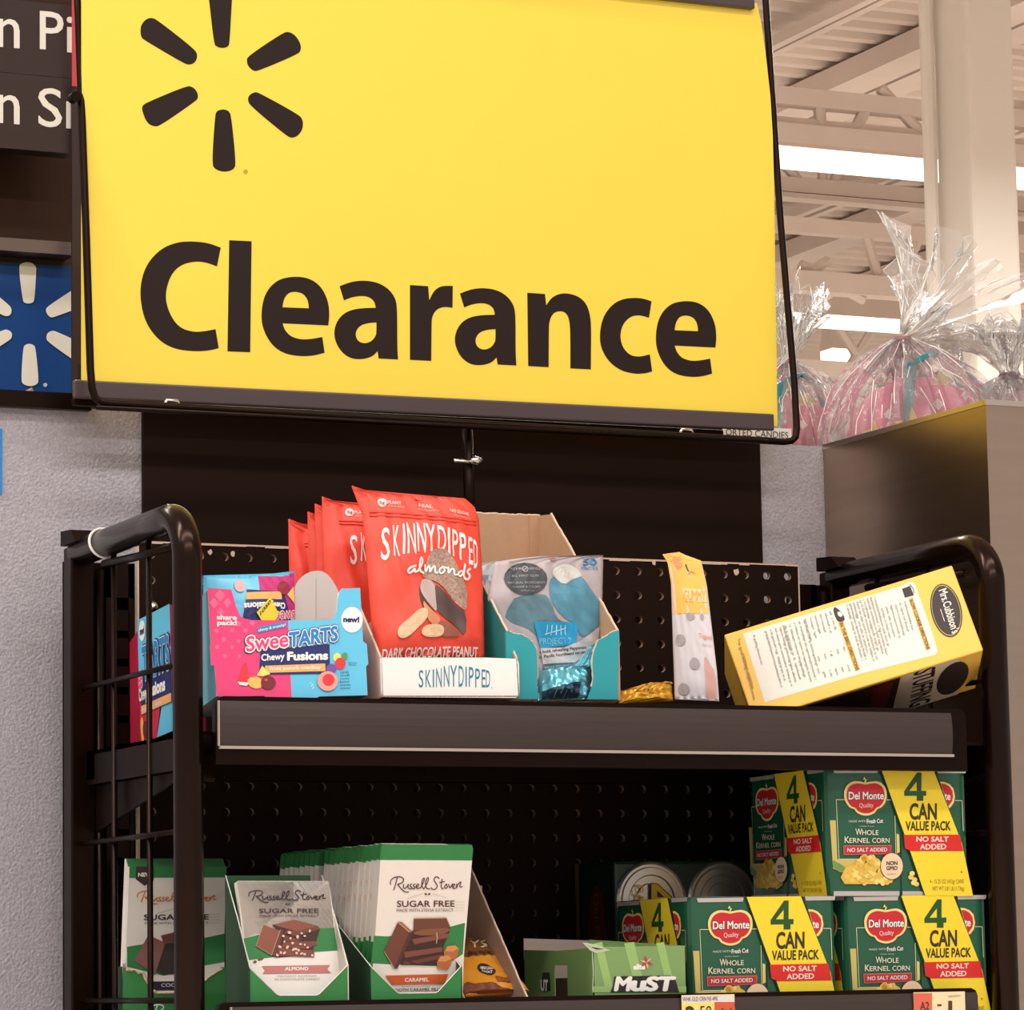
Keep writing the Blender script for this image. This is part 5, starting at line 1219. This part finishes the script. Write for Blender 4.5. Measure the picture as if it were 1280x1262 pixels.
def can(parent, c, ax, r, h):
    MB().lathe(c, [(0, 0), (r*.80, .0), (r*.86, -.002), (r*.93, -.002), (r, .002), (r, .004), (r*.985, .006), (r*.985, h-.006), (r, h-.004), (r, h-.002), (r*.95, h), (r*.92, h - .0035), (r*.86, h - .0035), (r*.83, h - .0015), (r*.66, h - .0015), (r*.63, h - .003), (r*.46, h - .003), (r*.43, h - .0018), (0, h - .0018)][:11], 40, ax); o = MB().lathe(c, [(0, 0), (r*.80, .0), (r*.86, -.002), (r*.93, -.002), (r, .002), (r, .004), (r*.985, .006), (r*.985, h-.006), (r, h-.004), (r, h-.002), (r*.95, h)], 40, ax).build('can', mTIN, parent)
    MB().lathe(c, [(r*.95, h), (r*.92, h - .0035), (r*.86, h - .0035), (r*.83, h - .0015), (r*.66, h - .0015), (r*.63, h - .003), (r*.46, h - .003), (r*.43, h - .0018), (0, h - .0018)], 40, ax).build('lid', mTIN, o)
def corn_pack(x, y, z, label, proto=[None]):
    if proto[0] is None:
        t = thing('corn_can_pack', label, 'can pack', (x, y, z)); r = PW/4 - .0008
        fl = MB(); h = PH; R = .012; n = 4; out = []
        for cx, cy, a0 in ((PW - R, PW - R, 0), (R, PW - R, 90), (R, R, 180), (PW - R, R, 270)):
            for k in range(n + 1): a = math.radians(a0 + 90*k/n); out.append((cx + R*math.cos(a), cy + R*math.sin(a)))
        V = [(x+a, y+b, z + .0003) for a, b in out] + [(x+a, y+b, z+h-.0008) for a, b in out]; m_ = len(out)
        fl.add(V, [(i, (i+1) % m_, m_+(i+1) % m_, m_+i) for i in range(m_)]).build('printed_wrap', mat('green_wrap', (30,90,62), .25, coat=.3), t)
        for i in range(2):
            for j in range(2): can(t, (x + PW*(.25 + .5*i), y + PW*(.25 + .5*j), z), (0, 0, 1), r, h)
        base = PF.uv(1037, 1123)
        f1 = Frame(PF.o + Vector((x - PX0, y - PF.o.y, z - PF.o.z)) , PF.u, PF.v)
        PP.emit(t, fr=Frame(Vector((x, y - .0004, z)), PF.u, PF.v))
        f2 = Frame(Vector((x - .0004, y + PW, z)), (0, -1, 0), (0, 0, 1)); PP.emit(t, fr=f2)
        proto[0] = t; return t
    c = copy_tree(proto[0]); c.location = Vector((x, y, z)); c['label'] = label; return c
dxp = PX0; zl_ = PF.o.z
zlow = zl_ - PH
p1x = at(862, 1130, .012).x; p2x = at(1058, 1130, .012).x
corn_pack(PX0, .012, SB + PH + .0006, 'four-can corn pack stacked on top of the two others at the right end')
corn_pack(p2x, .012, SB + .0003, 'four-can corn pack on the shelf, right end, under the stacked one')
corn_pack(p1x, .012, SB + .0003, 'four-can corn pack on the shelf beside the green carton')
print('pack', PW, PH, 'top pack base', zl_, 'vs', SB + PH)
# pack lying on its side behind
def lying():
    Y = .225; a = at(769, 1080, Y); r = PW/4 - .0008; x0 = a.x; h = .10
    zt = at(850, 1075, Y).z
    t = thing('corn_can_pack', 'dim four-can corn pack lying on its side behind, round can ends facing out', 'can pack', (x0, Y, SB))
    W2 = PW; MB().box((x0, Y + .003, zt - W2), (x0 + W2, Y + h - .002, zt)).build('printed_wrap', mat('shaded_green_wrap', (20,48,30), .35), t, bevel=.004)  # same green wrap and side print, colours darkened for the shade back here
    for i in range(2):
        for j in range(2): can(t, (x0 + W2*(.25+.5*i), Y + h, zt - W2*(.25+.5*j)), (0, -1, 0), r, h + .002)
    q = Print(Frame(Vector((x0, Y - .0035, zt)), (1, 0, 0), (0, 0, 1))); z = zoomT(760, 1060, 7.111); base = q.fr; q = q.via(z)
    YY = K(240,196,40); 
    q.poly([(375,310),(440,310),(570,430),(570,475),(440,475),(375,475)], K(70,40,20), 1, 'numeral_edge'); q.poly([(385,318),(436,318),(558,432),(558,466),(385,466)], YY, 2, 'numeral', holes=[[(436,375),(500,435),(436,435)][::-1]])
    q.text('CAN', 236, 322, 240, 560, 68, YY, 2, dx=78, dy=68, bold=.01)
    q.emit(t)
    f = Frame(Vector((x0 - .001, Y + h, zt - W2)), (0, -1, 0), (0, 0, 1)); q = Print(None); q.fr = f; q.T = lambda x, y: (x*h, y*W2)
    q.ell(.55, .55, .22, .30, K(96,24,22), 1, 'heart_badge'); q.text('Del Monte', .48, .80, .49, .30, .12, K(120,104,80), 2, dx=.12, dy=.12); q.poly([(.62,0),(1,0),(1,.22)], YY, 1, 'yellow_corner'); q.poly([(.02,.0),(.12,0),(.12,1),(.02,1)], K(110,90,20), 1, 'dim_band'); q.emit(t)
lying()
# price tickets in the lower channel
def ticket(pa, pb, label, art, ncol):
    Y = -.0228; a = at(*pa, Y); b = at(*pb, Y)
    t = thing('price_ticket', label, 'price label', (a.x, Y, a.z - .045))
    MB().box((a.x, Y, a.z - .045), (b.x, Y + .0005, a.z)).build('ticket', K(250,228,180), t)
    q = Print(Frame(Vector((a.x, Y, a.z)), (1,0,0), (0,0,1))); art(q); q.emit(t)
def t1(q):
    q.rect(852, 1244, 917, 1253, K(232,222,214), 1, 'white_band'); q.rect(852, 1253, 893, 1300, K(250,226,120), 1, 'yellow_area'); q.rect(893, 1252, 918, 1300, K(214,92,60), 2, 'orange_area')
    q.text('WHK GLD CRN NS 4PK', 853, 1251, 897, 1250, 5, K(90,80,70), 3); q.text('2', 857, 1277, 868, 1277, 19, K(60,50,30), 3, bold=.03); q.text('.50', 871, 1270, 889, 1270, 13, K(60,50,30), 3)
    q.text('A1', 897, 1276, 914, 1276, 16, K(90,30,20), 3)
def t2(q):
    q.rect(1142, 1241, 1165, 1300, K(226,110,84), 1, 'orange_area'); q.text('A2', 1150, 1262, 1161, 1262, 10, K(110,40,30), 2, bold=.02); q.stroke([(1172,1256),(1176,1256)], 2, K(90,60,30), 2, smooth=0); q.text('1', 1186, 1263, 1189, 1263, 12, K(80,60,30), 2, bold=.03)
    q.text('section', 1185, 1246, 1200, 1245, 3, K(150,120,80), 2)
ticket((852, 1243.5), (918, 1243.5), 'yellow and orange price ticket in the lower channel under the green carton', t1, 0)
ticket((1142, 1240), (1206, 1240), 'price ticket with orange end in the lower channel under the corn packs', t2, 0)
# ================================================================ CELLOPHANE GIFT BASKETS
def basket(name, label, c, R, H, neck, lean, fan, seed, col=(226, 70, 130), detail=True, fanw=1.0):
    rn = random.Random(seed); c = Vector(c); t = thing('gift_basket', label, 'gift basket', c)
    pk = mat('pink_felt_%d' % seed, col, .7, noise=.06, nscale=60)
    prof = [(0, 0), (R*.72, 0), (R*.92, H*.18), (R*.98, H*.36), (R*.90, H*.58), (R*.66, H*.80), (R*.3, H*.93), (0, H*.96)]
    MB().lathe(c, prof, 36).build('pink_bucket', pk, t, smooth=True)
    if detail:
        TL = K(30,130,140)
        hp = [c + Vector((-R*.62 + 0, -R*.80, H*.05)), c + Vector((-R*.62, -R*.80, H*.62)), c + Vector((-R*.45, -R*.65, H*1.0)), c + Vector((-R*.05, -R*.5, H*1.12)), c + Vector((R*.35, -R*.4, H*1.05)), c + Vector((R*.55, -R*.3, H*.8))]
        pts = []
        for i in range(len(hp) - 1):
            for k in range(5): pts.append(hp[i].lerp(hp[i+1], k/5))
        w_ = Vector((R*.075, 0, 0)); v = []; f = []
        for p in pts: v += [p - w_, p + w_, p + w_ + Vector((0, .003, 0)), p - w_ + Vector((0, .003, 0))]
        for i in range(len(pts) - 1):
            for j in range(4): f.append((4*i+j, 4*i+(j+1) % 4, 4*i+4+(j+1) % 4, 4*i+4+j))
        MB().add(v, f).build('teal_handle', TL, t)
        def on(a, h, s):   # patch facing outwards at angle a, height h
            z = h*H; r = None
            for (r0, z0), (r1, z1) in zip(prof[1:], prof[2:]):
                if z0 <= z <= z1: r = r0 + (r1-r0)*(z-z0)/(z1-z0)
            r = (r or R) + .002; return c + Vector((math.sin(a)*r, -math.cos(a)*r, z)), Vector((math.cos(a), math.sin(a), 0))
        def star(a, h, s, m, k=5, inner=.45, name='felt_star'):
            p, u = on(a, h, s); n = Vector((math.sin(a), -math.cos(a), 0)); up = Vector((0, 0, 1))
            P = [p + u*math.cos(math.pi/2+math.pi*i/k)*s*(1 if i % 2 == 0 else inner) + up*math.sin(math.pi/2+math.pi*i/k)*s*(1 if i % 2 == 0 else inner) for i in range(2*k)]
            MB().prism(P, n*.003).build(name, m, t)
        YS_ = K(248,196,60); 
        star(-.62, .42, R*.26, YS_); star(-1.15, .38, R*.2, YS_); star(.05, .85, R*.16, K(230,200,120), 6, .7, 'felt_flower')
        for a, h, s in ((-.25,.62,.07),(.35,.72,.06),(.3,.86,.05),(-.95,.55,.06),(-1.0,.3,.06),(.75,.6,.05),(-.3,.35,.05)): star(a, h, R*s*1.2, K(250,225,225), 4, .6, 'small_star')
        star(.42, .55, R*.22, K(210,222,214), 7, .8, 'felt_cloud'); star(.58, .62, R*.12, K(240,130,190), 5, .5, 'felt_flower'); star(.9, .82, R*.14, K(170,190,220), 5, .7, 'felt_cloud')
    # cellophane: dome, gathered neck, flaring fan
    neck = Vector(neck); fan = Vector(fan); N = 96; V = []; F = []
    rows = []
    for k in range(11):     # dome
        a = k/10; r = R*1.16*(1-a**2.2) + .012*1; z = a
        p = c.lerp(neck, a**1.4); p.z = c.z + (neck.z - c.z)*(a**.8)
        ring = []
        for j in range(N):
            th = 2*math.pi*j/N; fold = (math.sin(9*th + seed) + .6*math.sin(23*th + 2*seed + 3*a) + .5*math.sin(41*th - 5*a))*(.004 + .012*a*(1-a) + .004*a) * (1 if r > .015 else .3)
            rr = r + fold + rn.uniform(-.0012, .0012); ring.append(p + Vector((math.cos(th)*rr, math.sin(th)*rr, rn.uniform(-.001, .001))))
        rows.append(ring)
    d = fan - neck; ax = d.normalized(); e = ax.orthogonal().normalized(); g = ax.cross(e)
    for k in range(1, 10):  # fan
        a = k/9; ring = []
        for j in range(N):
            th = 2*math.pi*j/N; r = .010 + fanw*R*1.05*(a**1.15)*(1 + .22*math.sin(3*th + seed)); pl = math.sin(13*th + seed)*.28 + math.sin(31*th)*.18
            rr = r*(1 + pl*a); L = a*d.length*(1 + .18*math.sin(5*th + seed*1.7) + .10*math.sin(17*th) - .25*(abs(pl))*a)
            ring.append(neck + ax*L*math.cos(.45*a) + e*math.cos(th)*rr + g*math.sin(th)*rr*.8 + Vector((rn.uniform(-.002,.002), rn.uniform(-.002,.002), rn.uniform(-.002,.002)))*a)
        rows.append(ring)
    for r_ in rows: V += r_
    for i in range(len(rows) - 1):
        for j in range(N): F.append((i*N+j, i*N+(j+1) % N, (i+1)*N+(j+1) % N, (i+1)*N+j))
    w_ = MB().add(V, F).build('cellophane_wrap', mCEL, t)
    # white tubes painting in the glints along the folds (too many to count)
    cr = MB()
    for s in range(300 if detail else 120):
        j = rn.randrange(N); k0 = rn.choice([rn.randrange(2, 9), rn.randrange(10, 17), rn.randrange(12, 18)]); k1 = min(len(rows) - 1, k0 + rn.randrange(1, 4)); jj = j
        pts = []
        for k in range(k0, k1 + 1):
            pts.append(rows[k][jj % N]); jj += rn.choice([-1, 0, 0, 1])
        if len(pts) > 1: cr.tube(pts, [rn.uniform(.0002, .0008) for _ in pts], 4)
    for s in range(50 if detail else 24):    # curled edge glints
        j = rn.randrange(N); a, b = rows[-1][j], rows[-1][(j+1) % N]; cr.tube([a, b], .0006, 4)
    o = cr.build('cellophane_glints', mGLINT, t); o['kind'] = 'stuff'
    MB().lathe(neck, [(.0, -.004), (.011, -.004), (.012, 0), (.011, .004), (0, .004)], 14).build('neck_tie', K(150,110,110), t)
    return t
zg = ZW - .004
def bpos(px, Y): p = at(px, 540, Y); return (p.x, Y, zg)
Y1 = .66
b1 = basket('b', 'big cellophane-wrapped pink gift basket with teal handle above the steel cabinet', bpos(1148, Y1), .098, at(1140, 465, Y1).z - zg, at(1128, 425, Y1), 0, at(1215, 350, Y1 + .02), 1, fanw=.85)
Y2 = .86
b2 = basket('b', 'cellophane-wrapped gift basket half hidden behind the right edge of the yellow sign', bpos(985, Y2), .085, at(985, 490, Y2).z - zg, at(985, 455, Y2), 0, at(1000, 360, Y2), 2, col=(222, 60, 120), fanw=.42)
Y3 = .60
b3 = basket('b', 'cellophane-wrapped gift basket cut off by the right edge of the picture', bpos(1288, Y3), .07, at(1270, 480, Y3).z - zg, at(1262, 470, Y3), 0, at(1250, 395, Y3), 3, col=(200, 150, 160), detail=False, fanw=.8)
